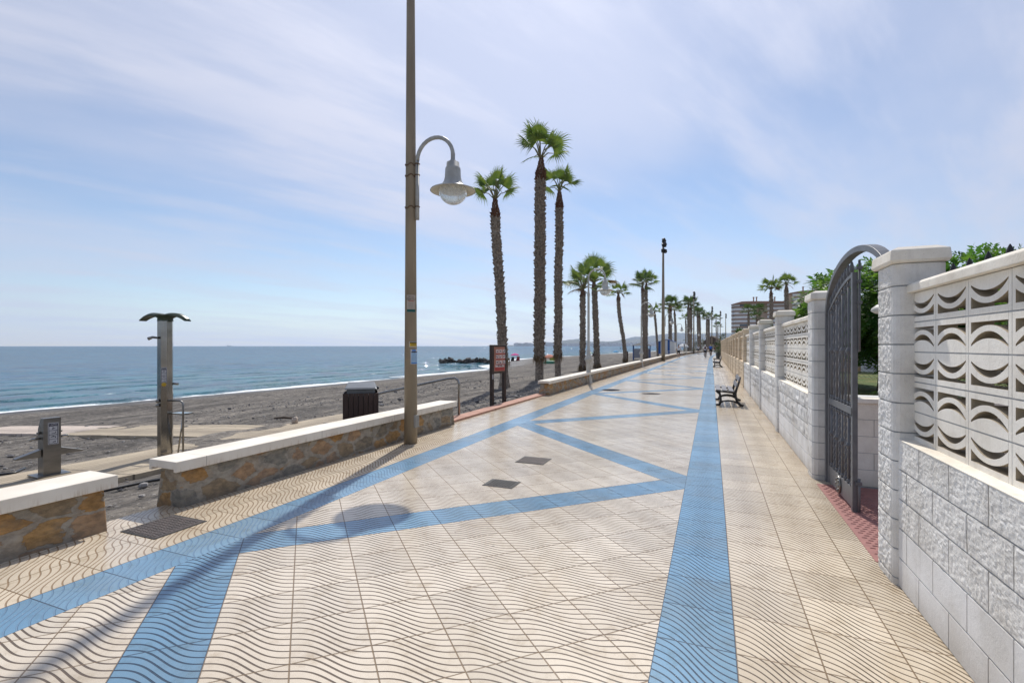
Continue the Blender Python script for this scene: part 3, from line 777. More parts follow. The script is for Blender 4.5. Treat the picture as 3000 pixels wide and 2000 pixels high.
# lawn
mb=MB(); mb.box(1.5,16,7.5,24,-.05,.70); o=mb.build('lawn',M['grass']); tag(o,kind='structure')
def leaf_cloud(mb,n,fc,ls,mi=0,droop=.25,leaf=5,asp=.36):
    """n sprigs; fc() returns position and outward direction"""
    for _ in range(n):
        p,d=fc(); d=(d+Vector((random.uniform(-.7,.7),random.uniform(-.7,.7),random.uniform(-.5,.5)-droop))).normalized()
        s=d.cross(Vector((random.uniform(-.3,.3),random.uniform(-.3,.3),1))).normalized(); up=s.cross(d)
        L=ls*random.uniform(.6,1.3)
        for k in range(leaf):
            q=p+d*(L*(k+.3)/leaf)-Vector((0,0,1))*(.12*L*(k/leaf)**2)
            for sg in (-1,1):
                a=(s*sg+d*.7+up*random.uniform(-.25,.35)).normalized(); l=L*.42*random.uniform(.8,1.2)
                w=a.cross(up).normalized()*l*asp*.5
                mb.add([q,q+a*l*.5+w,q+a*l,q+a*l*.5-w],[(0,1,2,3)],mi)
def rdir():
    z=random.uniform(-1,1);a=random.uniform(0,2*PI);r=math.sqrt(1-z*z); return Vector((r*math.cos(a),r*math.sin(a),z))
def in_blobs(bl,shell=.55):
    tot=sum(b[1][0]*b[1][1]*b[1][2] for b in bl)
    def f():
        r=random.uniform(0,tot)
        for c,rd in bl:
            r-=rd[0]*rd[1]*rd[2]
            if r<=0: break
        d=rdir(); k=shell+(1-shell)*random.random()**.6
        k*=1+.22*noise.noise(d*2.3+Vector(c))
        return Vector((c[0]+d.x*rd[0]*k,c[1]+d.y*rd[1]*k,c[2]+d.z*rd[2]*k)),d
    return f
def bush(name,label,cat,loc,bl,n,ls,m,trunkr=.06,group=None,leaf=4,droop=.2,asp=.4,sprays=()):
    t=thing(name,label,cat,loc,0,group); mb=MB()
    fc=in_blobs(bl); leaf_cloud(mb,n,fc,ls,0,droop,leaf,asp)
    mb.build('crown',m,t)
    tb=MB(); top=max(b[0][2] for b in bl); c0=bl[0][0]
    tb.tube([(0,0,-.15),(c0[0]*.3,c0[1]*.3,top*.4),(c0[0],c0[1],top*.85)],[trunkr,trunkr*.75,trunkr*.3],8)
    for c,rd in bl[1:]: tb.tube([(c0[0]*.3,c0[1]*.3,top*.4),((c[0]+c0[0]*.3)*.5,(c[1]+c0[1]*.3)*.5,lerp(top*.4,c[2],.6)),(c[0],c[1],c[2])],[trunkr*.55,trunkr*.4,trunkr*.15],6)
    tb.build('trunk',M['bark'],t)
    return t
bush('pepper_tree','bright green feathery tree hanging over the wall beside the gate','tree',(3.2,12.0,.65),[((0,-.6,1.78),(.95,1.2,.72)),((-.55,.7,1.8),(.75,1.1,.72)),((-.8,1.9,1.35),(.6,1.1,.6)),((.9,-1.2,1.75),(.95,1.1,.75)),((1.8,-1.4,1.7),(.95,.9,.8)),((.3,.2,1.25),(.9,1.,.5))],4200,.30,M['leaf'],.11,droop=.55,leaf=6,asp=.34)
bush('garden_shrub','green shrub showing over the near breeze block wall','shrub',(3.5,8.5,.7),[((-.25,0,1.25),(.5,.6,.5)),((.9,.3,.85),(.7,.8,.5)),((1.9,.5,.75),(.8,.8,.6)),((.5,.2,.6),(1.0,.7,.6))],1500,.2,M['leaf'],.05,droop=.1,leaf=5)
bush('clipped_hedge','thin clipped hedge along the white garden wall cap','hedge',(4.0,7.75,.7),[((-1.5,0,.12),(.9,.18,.18)),((0,0,.12),(.9,.18,.18)),((1.5,0,.12),(.9,.18,.18)),((3,0,.12),(.9,.18,.18))],900,.1,M['leaf_dark'],.02,leaf=3)
# house beyond the lawn
t=thing('garden_house','ochre house with white shutters beyond the lawn','house',(6.2,20.5,.65))
MB().box(-2.6,2.2,0,4,0,2.1).build('wall',M['ochre'],t)
mb=MB(); mb.add([(-2.9,-.3,2.1),(2.5,-.3,2.1),(2.5,4.3,2.1),(-2.9,4.3,2.1),(-2.9,2,2.55),(2.5,2,2.55)],[(0,1,5,4),(2,3,4,5),(3,0,4),(1,2,5),(3,2,1,0)]); mb.build('roof',M['tile_roof'],t)
for x in (-1.35,.45):
    f=MB(); f.box(x,x+1.5,-.06,-.004,.05,1.95); 
    sh=f.build('shutter',M['white'],t)
    s=MB(); 
    for k in range(16): s.box(x+.08,x+1.42,-.075,-.062,.15+k*.105,.21+k*.105)
    s.build('louvres',M['grey_panel'],sh)
# chain link fence
t=thing('chain_link_fence','thin chain link fence in front of the ochre house','fence',(2.6,16.5,.7))
mb=MB()
for i in range(60):
    x=i*.12
    mb.tube([(x,0,0),(min(x+1.2,7.2),0,min(1.2,7.2-x))],.004,3,cap=False); mb.tube([(x,0.003,0),(max(x-1.2,0),0.003,min(1.2,x))],.004,3,cap=False)
mb.build('mesh',M['steel_dark'],t)
for x in (0,2.4,4.8,7.2):
    mb=MB(); mb.tube([(x,0,-.05),(x,0,1.3)],.025,8); mb.build('post',M['steel_dark'],t)
# spiked railing behind near wall
t=thing('spiked_railing','black iron railing with fleur spikes rising behind the white wall','fence',(1.67,4.62,0))
mb=MB(); mb.box(-.012,.012,-4.4,.15,2.0,2.03); mb.box(-.012,.012,-4.4,.15,.5,.53); mb.build('rail',M['black_metal'],t)
proto=None
for i in range(19):
    if proto is None:
        mb=MB(); mb.tube([(0,0,0),(0,0,2.08)],.012,8)
        mb.lathe([(.014,2.03),(.02,2.06),(.012,2.09),(.02,2.12),(.023,2.14),(.016,2.185),(.003,2.215)],10)
        for q in range(4):
            cx,cy=math.cos(q*PI/2+.5),math.sin(q*PI/2+.5); mb.tube([(0,0,2.075),(cx*.025,cy*.025,2.105),(cx*.045,cy*.045,2.12),(cx*.066,cy*.066,2.122)],[.012,.014,.011,.003],6)
        proto=mb.build('spike_bar',M['black_metal'],t); o=proto
    else:
        o=proto.copy(); col.objects.link(o); o.parent=t
    o.location=(0,-.25*i,0)

# ------------------------------------------------------------------ manholes, drains
def plate(name,label,x,y,w,d,m,slots=0,rz=0,group=None):
    t=thing(name,label,'drain cover' if slots else 'manhole cover',(x,y,.001),rz,group); mb=MB()
    mb.box(-w/2,w/2,-d/2,d/2,-.02,.005)
    if slots:
        for i in range(slots):
            xx=-w/2+.02+(w-.04)*(i+.5)/slots; mb.box(xx-.006,xx+.006,-d/2+.02,d/2-.02,.0051,.011)
    else:
        k=int(w/.04)
        for i in range(k):
            for j in range(int(d/.04)):
                xx=-w/2+.02+i*.04; yy=-d/2+.02+j*.04; s=.011 if (i+j)%2 else .006
                mb.box(xx-s,xx+s,yy-.017+s,yy+.017-s,.0051,.0085)
    mb.build('cover',m,t)
    f=MB(); e=.018
    for a in ((-w/2-e,w/2+e,-d/2-e,-d/2-.002),(-w/2-e,w/2+e,d/2+.002,d/2+e),(-w/2-e,-w/2-.002,-d/2,d/2),(w/2+.002,w/2+e,-d/2,d/2)): f.box(*a,-.02,.004)
    f.build('frame',M['iron_dark'],t); return t
plate('manhole_cover','square rusty checker plate beside the near stone wall end',-4.49,2.86,.42,.42,M['iron_cover'])
plate('drain_grate','small dark slotted drain in the near blue zigzag triangle',-2.255,5.22,.33,.25,M['iron_dark'],8)
plate('manhole_cover','small grey square cover behind the slotted drain',-2.3,6.45,.37,.35,M['iron_cover'])
def rcover(label,x,y):
    t=thing('manhole_cover',label,'manhole cover',(x,y,.001)); mb=MB(); mb.lathe([(.27,-.02),(.27,.005),(.0,.005)],28)
    for r in (.08,.15,.22): mb.lathe([(r-.012,.0045),(r-.012,.009),(r+.012,.009),(r+.012,.0045)],28,sm=False)
    mb.build('cover',M['iron_cover'],t); MB().lathe([(.274,-.02),(.274,.0045),(.31,.0045),(.31,-.02)],28,sm=False).build('frame',M['iron_dark'],t)
rcover('round iron cover in the middle of the white paving',-1.87,16.93)
rcover('round iron cover on the left blue band',-3.38,17.8)
plate('channel_drain','narrow channel drain left of the right blue band',-.74,30.65,.8,.14,M['iron_dark'],16)
plate('channel_drain','narrow channel drain across the right blue band',.03,29.63,.68,.14,M['iron_dark'],16)
plate('channel_drain','narrow channel drain by the tan wall near the far bench',.72,33.4,.56,.1,M['iron_dark'],12)

# ------------------------------------------------------------------ lamp head and posts
def lamp_head(parent,c,m):
    c=Vector(c); mb=MB()
    mb.lathe([(.035,.60),(.035,.49),(.05,.485),(.05,.46),(.1,.45),(.105,.37),(.118,.365),(.122,.34),(.128,.22),(.145,.15),(.185,.09),(.22,.065),(.355,.012),(.36,.0),(.352,-.004)],28,c)
    h=mb.build('lamp_head',m,parent)
    MB().lathe([(.349,-.002),(.25,.03),(.2,.05),(.001,.055)],28,c).build('reflector',M['reflector'],h)
    pr=[(.225*math.cos(a),-.0-.215*math.sin(a)) for a in [PI/2*i/9 for i in range(9)]]+[(.002,-.215)]
    MB().lathe([(.228,.028)]+pr,28,c).build('glass_bowl',M['glass'],h)
    return h
def arm_pts(x0,z0,r,drop,n=14):
    p=[(x0,0,z0)]
    for i in range(n+1):
        a=PI-PI*i/n; p.append((x0+r+r*math.cos(a),0,z0+r*math.sin(a)))
    p.append((x0+2*r,0,z0-drop)); return p
def flood_pole(label,x,y,H,rb,rt,heads,arm):
    t=thing('floodlight_pole',label,'light pole',(x,y,0))
    MB().tube([(0,0,-.05),(0,0,H*.5),(0,0,H)],[rb,lerp(rb,rt,.5),rt],20).build('pole',M['pole'],t)
    if arm:
        mb=MB(); ax=rb+.02; mb.tube([(ax,0,3.66)]+arm_pts(ax,4.62,.33,.02),.032,12); a=mb.build('lamp_arm',M['lamp_grey'],t)
        lamp_head(t,(ax+.66,0,4.05),M['lamp_grey'])
        for z in (4.56,4.38,3.86):
            mb=MB(); r=lerp(rb,rt,z/H)+.006
            mb.tube([(r*math.cos(q*PI/12),r*math.sin(q*PI/12),z+.02*math.sin(q)) for q in range(25)],.008,5); mb.tube([(ax+.036*math.cos(q*PI/8),.036*math.sin(q*PI/8),z+.01) for q in range(17)],.009,5)
            mb.build('strap',M['rust'],t)
    if heads:
        h=MB(); h.box(-.05,.05,-.6,.6,H-.9,H-.82); h.build('crossbar',M['pole_dark'],t)
        for (yy,zz,rx) in ((-.5,H-.75,25),(.45,H-.55,-20),(-.2,H-.1,15),(.25,H+.2,-15),(-.15,H+.45,10)):
            mb=MB(); Mx=Matrix.Translation((.1,yy,zz))@Euler((R(rx),R(-30),R(rx*2)),'XYZ').to_matrix().to_4x4()
            mb.box(-.1,.1,-.26,.26,-.2,.2,0,Mx); mb.box(-.2,-.1,-.12,.12,-.1,.1,0,Mx); mb.build('floodlight',M['pole_dark'],t,bevel=.02)
    return t
fp=flood_pole('tall near brown pole with one hooked grey lamp and paper posters',-4.58,6.83,12.3,.108,.04,True,True)
# access hatch on the pole
mb=MB(); mb.box(.085,.125,-.05,.06,.27,.47); mb.build('hatch',M['post_grey'],fp,bevel=.004)
def stick(parent,name,z0,z1,a0,a1,rr,m,n=6,rz0=None):
    mb=MB(); vs=[]
    for z,r in ((z0,rr),(z1,rr)):
        for i in range(n+1):
            a=lerp(a0,a1,i/n); vs.append((r*math.cos(a),r*math.sin(a),z))
    mb.add(vs,[(i,i+1,n+1+i+1,n+1+i) for i in range(n)]); return mb.build(name,m,parent)
def pr(z): return lerp(.108,.04,z/12.3)
def text(parent,body,size,M4,m,name='lettering'):
    cu=bpy.data.curves.new(name,'FONT'); cu.body=body; cu.size=size; cu.align_x='CENTER'; cu.align_y='CENTER'; cu.extrude=.0006
    ob=bpy.data.objects.new('tmp_text',cu); col.objects.link(ob); dg=bpy.context.evaluated_depsgraph_get(); dg.update()
    me=bpy.data.meshes.new_from_object(ob.evaluated_get(dg)); bpy.data.objects.remove(ob); bpy.data.curves.remove(cu)
    me.transform(M4); me.materials.clear(); me.materials.append(m)
    o=bpy.data.objects.new(name,me); col.objects.link(o); o.parent=parent; return o
A0,A1=R(-95),R(-8)
def postertext(parent,body,size,z,a,m):
    r=pr(z)+.0045; p=Vector((r*math.cos(a),r*math.sin(a),z)); n=Vector((math.cos(a),math.sin(a),0)); u=Vector((-math.sin(a),math.cos(a),0))
    M4=Matrix(((u.x,0,n.x,p.x),(u.y,0,n.y,p.y),(0,1,n.z,p.z),(0,0,0,1))); 
    return text(parent,body,size,M4,m)
a=R(-52)
p=stick(fp,'cat_poster',2.145,2.43,A0,A1,pr(2.14)+.003,M['paper'])
stick(p,'green_footer',2.15,2.195,A0+.03,A1-.03,pr(2.14)+.0042,M['ink_green'])
stick(p,'red_line',2.325,2.335,A0+.3,A1-.3,pr(2.14)+.0042,M['ink_red'])
for k in range(4): stick(p,'print_line',2.29-k*.022,2.296-k*.022,A0+.25,A1-.5,pr(2.14)+.0042,M['post_grey'])
postertext(p,'DÍA DEL',.026,2.40,a,M['sticker_black']); postertext(p,'GATO',.05,2.36,a,M['sticker_black'])
stick(p,'loose_flap',2.16,2.28,A1,A1+.12,pr(2.14)+.02,M['wood_brown'],2)
p=stick(fp,'yellow_notice',1.585,1.67,R(-70),R(8),pr(1.6)+.003,M['label_white'])
stick(p,'yellow_field',1.592,1.645,R(-66),R(8),pr(1.6)+.004,M['yellow']); stick(p,'black_header',1.645,1.663,R(-66),R(8),pr(1.6)+.004,M['sticker_black'])
for k in range(3): stick(p,'print_line',1.632-k*.013,1.636-k*.013,R(-55),R(0),pr(1.6)+.005,M['sticker_black'])
p=stick(fp,'blue_poster',1.305,1.545,R(-58),R(20),pr(1.4)+.003,M['label_white'])
stick(p,'pale_field',1.33,1.49,R(-52),R(20),pr(1.4)+.004,M['sticker_pale']); stick(p,'blue_header',1.492,1.51,R(-50),R(20),pr(1.4)+.004,M['ink']); stick(p,'blue_footer',1.31,1.33,R(-52),R(20),pr(1.4)+.004,M['sticker_blue']); stick(p,'blue_emblem',1.515,1.54,R(-46),R(-5),pr(1.4)+.004,M['sticker_blue'])

for i,(y,lab) in enumerate(((54,'tall floodlight pole with hooked lamp rising over the far stone wall'),(109,'second distant floodlight pole, right of the palm with a double trunk'),(152,'third distant floodlight pole left of the apartment block'),(173,'fourth distant floodlight pole among far palms'),(187,'farthest thin floodlight pole just left of the dark bushes'))):
    flood_pole(lab,-4.72+off(y),y,12.3,.2 if y<60 else .16,.1,True,y<60)
def lamp_post():
    t=thing('street_lamp','white lamp post','street lamp',(0,0,0))
    mb=MB(); mb.lathe([(.17,-.05),(.17,.05),(.155,.06),(.15,.16),(.115,.3),(.1,.36),(.1,.9),(.125,.93),(.16,.98),(.17,1.03),(.14,1.1),(.1,1.18),(.085,1.25),(.085,1.42),(.07,1.45),(.055,1.5),(.05,3.75),(.065,3.78),(.065,3.86),(.045,3.9),(.04,4.0)],16,cap=False)
    mb.build('post',M['lamp_white'],t)
    MB().tube([(0,0,3.9)]+arm_pts(0,4.54,.36,.05),.034,10).build('lamp_arm',M['lamp_white'],t)
    lamp_head(t,(.72,0,3.96),M['lamp_white']); return t
lp=lamp_post()
for i,(y,lab) in enumerate(((20.9,'nearest white hook-necked street lamp on the far stone wall'),(38.2,'second white hook-necked street lamp, in front of the twin palm trunks'),(77,'third white street lamp, right of the tall floodlight pole'),(95,'fourth white street lamp, beside the walking man'),(115,'fifth white street lamp, before the wide leaning palm'),(131,'farthest white street lamp near the brown roof'))):
    o=lp if i==0 else copy_tree(lp)
    o.location=(-4.93+off(y),y,0); o['label']=lab; o['group']='white street lamps along the sea wall'

# ------------------------------------------------------------------ palms
def make_crown(seed,nl,size,mats,up=0.,spr=0.):
    """returns MB; mats 0 frond 1 petiole 2 dry"""
    rnd=random.Random(seed); mb=MB()
    for k in range(nl):
        t=(k+.5)/nl; az=k*GA+rnd.uniform(-.3,.3); el=lerp(82,-8+up,t**.85)+rnd.uniform(-8,8)
        e=R(el); d=Vector((math.cos(e)*math.cos(az),math.cos(e)*math.sin(az),math.sin(e)))
        L1=size*rnd.uniform(.42,.62)*(1-.1*t); Rb=size*rnd.uniform(.44,.6)
        p1=d*L1*.5; end=d*L1-Vector((0,0,1))*L1*.12*math.cos(e)
        mb.tube([(0,0,-.05),p1+Vector((0,0,.03)),end],[.022*size,.015*size,.011*size],5,1,False)
        s=d.cross(Vector((0,0,1)))
        s=s.normalized() if s.length>.05 else Vector((math.sin(az),-math.cos(az),0))
        dn=(d-Vector((0,0,1))*.25*math.cos(e)).normalized(); nrm=s.cross(dn).normalized()
        roll=rnd.uniform(-.5,.5); s=(s*math.cos(roll)+nrm*math.sin(roll)); nrm=s.cross(dn).normalized()
        fold=rnd.uniform(.15,.5)
        ns=30; mi=2 if (t>.93 and up<20 and rnd.random()<.6) else 0
        spread=R(rnd.uniform(88,118))
        base=[]
        for j in range(ns+1):
            a=lerp(-spread,spread,j/ns); q=dn*math.cos(a)+s*math.sin(a)-nrm*fold*abs(math.sin(a))*.8+nrm*(.03 if j%2 else -.03)
            base.append(q.normalized())
        inner=[end+b*Rb*.46*(1-.1*abs(j/ns-.5)) for j,b in enumerate(base)]
        vs=[end]+inner; mb.add(vs,[(0,1+j,2+j) for j in range(ns)],mi)
        for j in range(ns):
            b=(base[j]+base[j+1]).normalized(); Lt=Rb*rnd.uniform(.82,1.08)*(1-.18*abs((j+.5)/ns-.5)*2)
            m1=end+b*Lt*.8-Vector((0,0,1))*Rb*.05; tip=end+b*Lt-Vector((0,0,1))*Rb*rnd.uniform(.08,.26)
            w=(inner[j+1]-inner[j])*.5*.36
            mb.add([inner[j],inner[j+1],m1+w,m1-w,tip],[(0,1,2,3),(3,2,4)],mi)
    return mb
def smoothf(t): return t*t*(3-2*t)
def make_trunk(base,top,r,boots,seed,low=0.,skirt=None,flare=1.35,bend=0.):
    """local coordinates, base at the origin"""
    rnd=random.Random(seed); mb=MB(); top=Vector(top)-Vector(base); H=top.z; dx=Vector((top.x,top.y,0))
    def ctr(z):
        t=max(0,z/H); return Vector((dx.x,dx.y,0))*(t**1.2 if bend==0 else smoothf(t))+Vector((.06*noise.noise(Vector((seed,z*.25,0))),.06*noise.noise(Vector((seed+9,z*.25,0))),z))
    def rad(z):
        t=z/H; k=1+(flare-1)*math.exp(-z/.5)
        if t>.93: k*=lerp(1,.35,(t-.93)/.07)
        return r*k*(1+.07*noise.noise(Vector((seed*2.1,z*.9,4))))
    zs=[-.3]+frange(0,H,.3)+[H]
    mb.tube([ctr(z) for z in zs],[rad(max(z,0))*.86 for z in zs],12,0)
    z=low; row=0
    while z<H-.08:
        nb=max(5,int(2*PI*r/.16*boots)); a0=row*.37
        for i in range(nb):
            a=a0+2*PI*i/nb+rnd.uniform(-.15,.15); zz=z+rnd.uniform(-.04,.04); c=ctr(zz); rr=rad(max(zz,0))
            w=PI/nb*1.1; h=rnd.uniform(.1,.2); out=rr+rnd.uniform(.03,.13)*(r/.26)
            if zz/H>.93: out=rr+.02
            def P(an,ra,hz): cc=ctr(zz+hz); return cc+Vector((math.cos(an)*ra,math.sin(an)*ra,0))
            dn=-1 if rnd.random()<.2 else 1
            v=[P(a-w,rr*.84,-h*.4),P(a+w,rr*.84,-h*.4),P(a+rnd.uniform(-.1,.1),out,h*.75*dn),P(a,rr*.83,h*.8),P(a,rr*.98,-h*.45)]
            mi=1 if zz/H>.9 else 0
            mb.add(v,[(0,4,2),(4,1,2),(2,1,3),(0,2,3)],mi)
        z+=.125/max(.4,boots)*.9; row+=1
    if skirt:
        for i in range(90):
            a=rnd.uniform(0,2*PI); z=skirt+rnd.uniform(-.15,.2); c=ctr(z); rr=rad(z)*.95; L=rnd.uniform(.2,.5); o=rnd.uniform(.06,.16)
            d=Vector((math.cos(a),math.sin(a),0)); s=Vector((-math.sin(a),math.cos(a),0))*.025
            up=rnd.random()<.12
            mb.add([c+d*rr-s,c+d*rr+s,c+d*(rr+o)+s*.7+Vector((0,0,.05 if not up else .1)),c+d*(rr+o)-s*.7+Vector((0,0,.05 if not up else .1)),c+d*(rr+o*1.1)+Vector((0,0,-L if not up else .25))],[(0,1,2,3),(3,2,4)],2)
    return mb
crowns={}
def crown_obj(kind,parent,loc,s,rz,nl):
    key=(kind,nl)
    if key not in crowns:
        mats=[M['frond'] if kind!='d' else M['frond_dark'],M['petiole'],M['frond_dead']]
        sd={'a':11,'b':23,'c':37,'d':41,'e':53,'f':67}[kind]
        crowns[key]=make_crown(sd,nl,1.0,mats,{'a':38,'b':30,'c':34,'d':2,'e':12,'f':12}[kind]).build('crown',mats,parent); o=crowns[key]
    else:
        o=crowns[key].copy(); col.objects.link(o); o.parent=parent
    o.location=loc; o.scale=(s,s,s); o.rotation_euler=(0,0,rz); return o
TR=[M['trunk'],M['trunk_red'],M['frond_dead'],M['trunk_low']]
PG='palms in a row along the promenade'
def palm(label,base,top,r,kind,nl,cs,boots=1.,low=0.,skirt=None,flare=1.3,rz=0.,bend=0):
    t=thing('palm_tree',label,'palm tree',base,0,PG)
    sd=int(abs(base[0]*13+base[1]*7))%97
    mb=make_trunk(base,top,r,boots,sd,low,skirt,flare,bend); mb.build('trunk',TR,t)
    lt=Vector(top)-Vector(base); crown_obj(kind,t,lt,cs,rz,nl); return t
palm('leaning palm with a small tuft just behind the red beach sign',(-9.31,21.9,-.45),(-9.72,21.7,8.75),.21,'a',10,1.65,1.,1.35,1.25,1.75,.4,1)
palm('tallest palm, thick shaggy straight trunk and ragged dry skirt near its foot',(-9.59,27.9,-.47),(-9.52,27.95,12.95),.29,'b',11,2.3,1.,1.25,1.3,1.05,1.9)
palm('slim tall palm right beside the tallest one',(-9.63,31.9,-.47),(-9.54,31.95,12.15),.245,'c',10,2.0,1.,1.3,1.35,1.05,.2)
palm('short palm with broad open fronds behind the nearest white lamp post',(-9.45,38.0,-.45),(-9.42,38.07,6.2),.21,'e',12,2.45,.9,0,.3,1.4,.9)
palm('palm with reddish trunk top right of the nearest white lamp post',(-9.53,43.8,-.45),(-9.82,43.7,7.45),.235,'f',13,2.75,.9,0,.2,1.45,2.2)
palm('lone slender palm leaning left beyond the lamp post',(-10.0,62.1,-.48),(-10.8,61.8,8.15),.22,'f',12,1.9,.8,0,.3,1.3,4,1)
palm('left one of two palms with trunks pressed together',(-8.6,70.2,-.42),(-8.9,70.1,10.2),.22,'d',14,2.3,.8,0,None,1.3,1)
palm('right and taller one of two palms with trunks pressed together',(-8.9,74.2,-.43),(-8.85,74.3,11.05),.22,'e',14,2.3,.8,0,None,1.3,3)
for (lab,b,tp,r,kd,nl,cs,rz) in (
 ('small palm leaning left between the twin palms and the tall floodlight',(-9.25,95.4),(-9.9,95.1,8.1),.25,'f',16,2.3,.5),
 ('bushy palm with thick trunk standing behind the blue striped hut',(-6.65,90),(-6.72,90,8.55),.36,'d',24,3.0,2.),
 ('slimmer palm right of the bushy one behind the striped hut',(-6.3,99),(-6.56,98.9,8.4),.24,'f',18,2.6,1.3),
 ('small low palm left of the wide double-trunk palm',(-5.4,120),(-5.5,120,7.85),.2,'e',13,2.4,.3),
 ('left trunk of the wide far palm pair by the second floodlight',(-4.5,112),(-4.56,111.9,10.5),.34,'d',22,3.1,.8),
 ('right trunk of the wide far palm pair by the second floodlight',(-4.2,114),(-4.12,114,10.5),.34,'d',22,3.1,2.9),
 ('left of the third distant palm pair',(-3.13,140),(-3.4,139.9,10.1),.36,'d',22,3.0,1.6),
 ('right of the third distant palm pair',(-2.83,142),(-3.0,142,10.2),.36,'d',22,3.1,4.1),
 ('left of the fourth distant palm pair',(-1.25,160),(-1.25,160,10.2),.33,'d',20,3.0,.1),
 ('right of the fourth distant palm pair',(-.68,162.1),(-.7,162.1,10.3),.33,'d',20,3.0,3.4),
 ('thin distant palm with its head against the fourth floodlight pole',(1.64,190),(1.6,190,11.3),.2,'d',18,2.8,2.),
 ('lower thin palm beside the farthest one',(2.28,195),(2.2,195,9.0),.2,'d',16,2.6,5.),
 ('palm with full crown in front of the apartment block',(7.03,70),(7.03,70,8.8),.27,'f',22,2.3,.6),
 ('taller palm with full crown at the right end of the apartment block',(10.5,84),(10.5,84,10.9),.36,'e',22,2.6,2.6),
 ('small palm in front of the left wing of the apartment block',(6.79,105),(6.67,105,8.2),.25,'d',20,2.5,1.1),
 ('small palm between the left wing and middle of the apartment block',(8.7,106),(8.64,106,8.3),.25,'d',20,2.5,4.4),
 ('shortest palm before the middle of the apartment block',(7.7,99.7),(7.69,99.7,6.8),.2,'d',16,2.0,3.3)):
    z0=sand(b[0],b[1])-.03 if b[0]<-5.3+off(b[1]) else -.07
    palm(lab,(b[0],b[1],z0),tp,r*.85,kd,max(11,int(nl*.75)),cs*.8,.55,0,None,1.2,rz)

# ------------------------------------------------------------------ beach furniture
# boardwalk mats
def mat_strip(name,label,loc,rz,L,W,m,grp):
    mb=MB(); n=int(L/.5)+1
    cr,sr=math.cos(rz),math.sin(rz)
    vs=[]
    for j in range(5):
        for i in range(n+1):
            x=-W/2+W*j/4; y=L*i/n; wx=loc[0]+x*cr-y*sr; wy=loc[1]+x*sr+y*cr
            vs.append((x,y,sand(wx,wy)+.045+.014*noise.noise(Vector((wx*2,wy*2,1)))))
    b=len(vs); vs+=[(v[0],v[1],v[2]-.12) for v in vs]
    k=n+1
    fs=[(j*k+i,(j+1)*k+i,(j+1)*k+i+1,j*k+i+1) for j in range(4) for i in range(n)]
    for i in range(n): fs.append((i,i+1,b+i+1,b+i)); fs.append((4*k+i+1,4*k+i,b+4*k+i,b+4*k+i+1))
    for j in range(4): fs.append(((j+1)*k,j*k,b+j*k,b+(j+1)*k)); fs.append((j*k+n,(j+1)*k+n,b+(j+1)*k+n,b+j*k+n))
    mb.add(vs,fs); o=mb.build(name,m); o.location=(loc[0],loc[1],0); o.rotation_euler=(0,0,rz); return tag(o,label,'boardwalk',grp)
mat_strip('boardwalk_mat','long tan boardwalk running along behind the stone wall under the shower',(-9.05,-3.,0),R(0),15.,2.2,M['mat_tan'],'wooden beach mats')
mat_strip('boardwalk_mat','tan boardwalk branch leading from the shower toward the sea',(-10.06,8.35,0),R(90.5),6.,1.7,M['mat_tan'],'wooden beach mats')
mat_strip('boardwalk_mat','bleached pale end of the boardwalk nearest the sea',(-16.08,8.33,0),R(91),5.9,1.5,M['mat_pale'],'wooden beach mats')
# shower
sz=sand(-9.11,5.81)+.06
t=thing('beach_shower','tall octagonal steel beach shower column with dark green winged top','shower',(-9.11,5.81,sz),R(3))
mb=MB(); mb.lathe([(.122,0),(.122,2.42),(.0,2.42)],8,sm=False); column=mb.build('column',M['steel'],t,bevel=.004)
mb=MB()
for sg in (-1,1):
    xs=[i/10 for i in range(11)]
    top=[.0+.075*math.sin(x*2.2)-.125*x*x for x in xs]
    vs=[];fs=[]
    for i,x in enumerate(xs):
        w=.14*(1-.55*x); th=.03*(1-.5*x)
        for yy,zz in ((-w,-.02),(-w*.4,.012),(w*.4,.012),(w,-.02)): vs.append((sg*x*.36,yy+sg*x*.15,2.50+top[i]+zz))
        for yy,zz in ((-w,-.02-th),(w,-.02-th)): vs.append((sg*x*.36,yy+sg*x*.15,2.50+top[i]+zz))
    for i in range(10):
        a=i*6;b=a+6
        for p,q in ((0,1),(1,2),(2,3),(3,5),(5,4),(4,0)): fs.append((a+p,a+q,b+q,b+p))
    fs.append((60,61,62,63,65,64)); mb.add(vs,fs,0,False)
mb.lathe([(.125,2.40),(.12,2.45),(.16,2.51)],12); mb.build('winged_top',M['green_plastic'],t)
mb=MB(); mb.tube([(-.03,-.12,2.1),(-.03,-.2,2.11),(-.04,-.27,2.08)],[.018,.022,.03],8); mb.build('shower_nozzle',M['steel_dark'],t)
MB().tube([(.04,.12,1.27),(.05,.2,1.26)],[.02,.024],8).build('hand_nozzle',M['steel'],t)
for q in (.98,.9): MB().lathe([(.028,0),(.028,.03),(.001,.035)],12,(.0,-.128,q),0,Matrix.Rotation(R(90),3,'X')).build('tap_button',M['steel_dark'],t)
mb=MB(); mb.tube([(.11,-.02,.98),(.40,-.02,.985),(.455,-.02,.96),(.47,-.02,.9),(.47,-.02,0)],.016,8); mb.build('side_rail',M['steel_dark'],t)
mb=MB(); mb.box(.13,.45,-.0,.19,.735,.755); mb.tube([(.32,.1,.735),(.18,.1,0)],.014,8); mb.build('fold_seat',M['steel'],t)
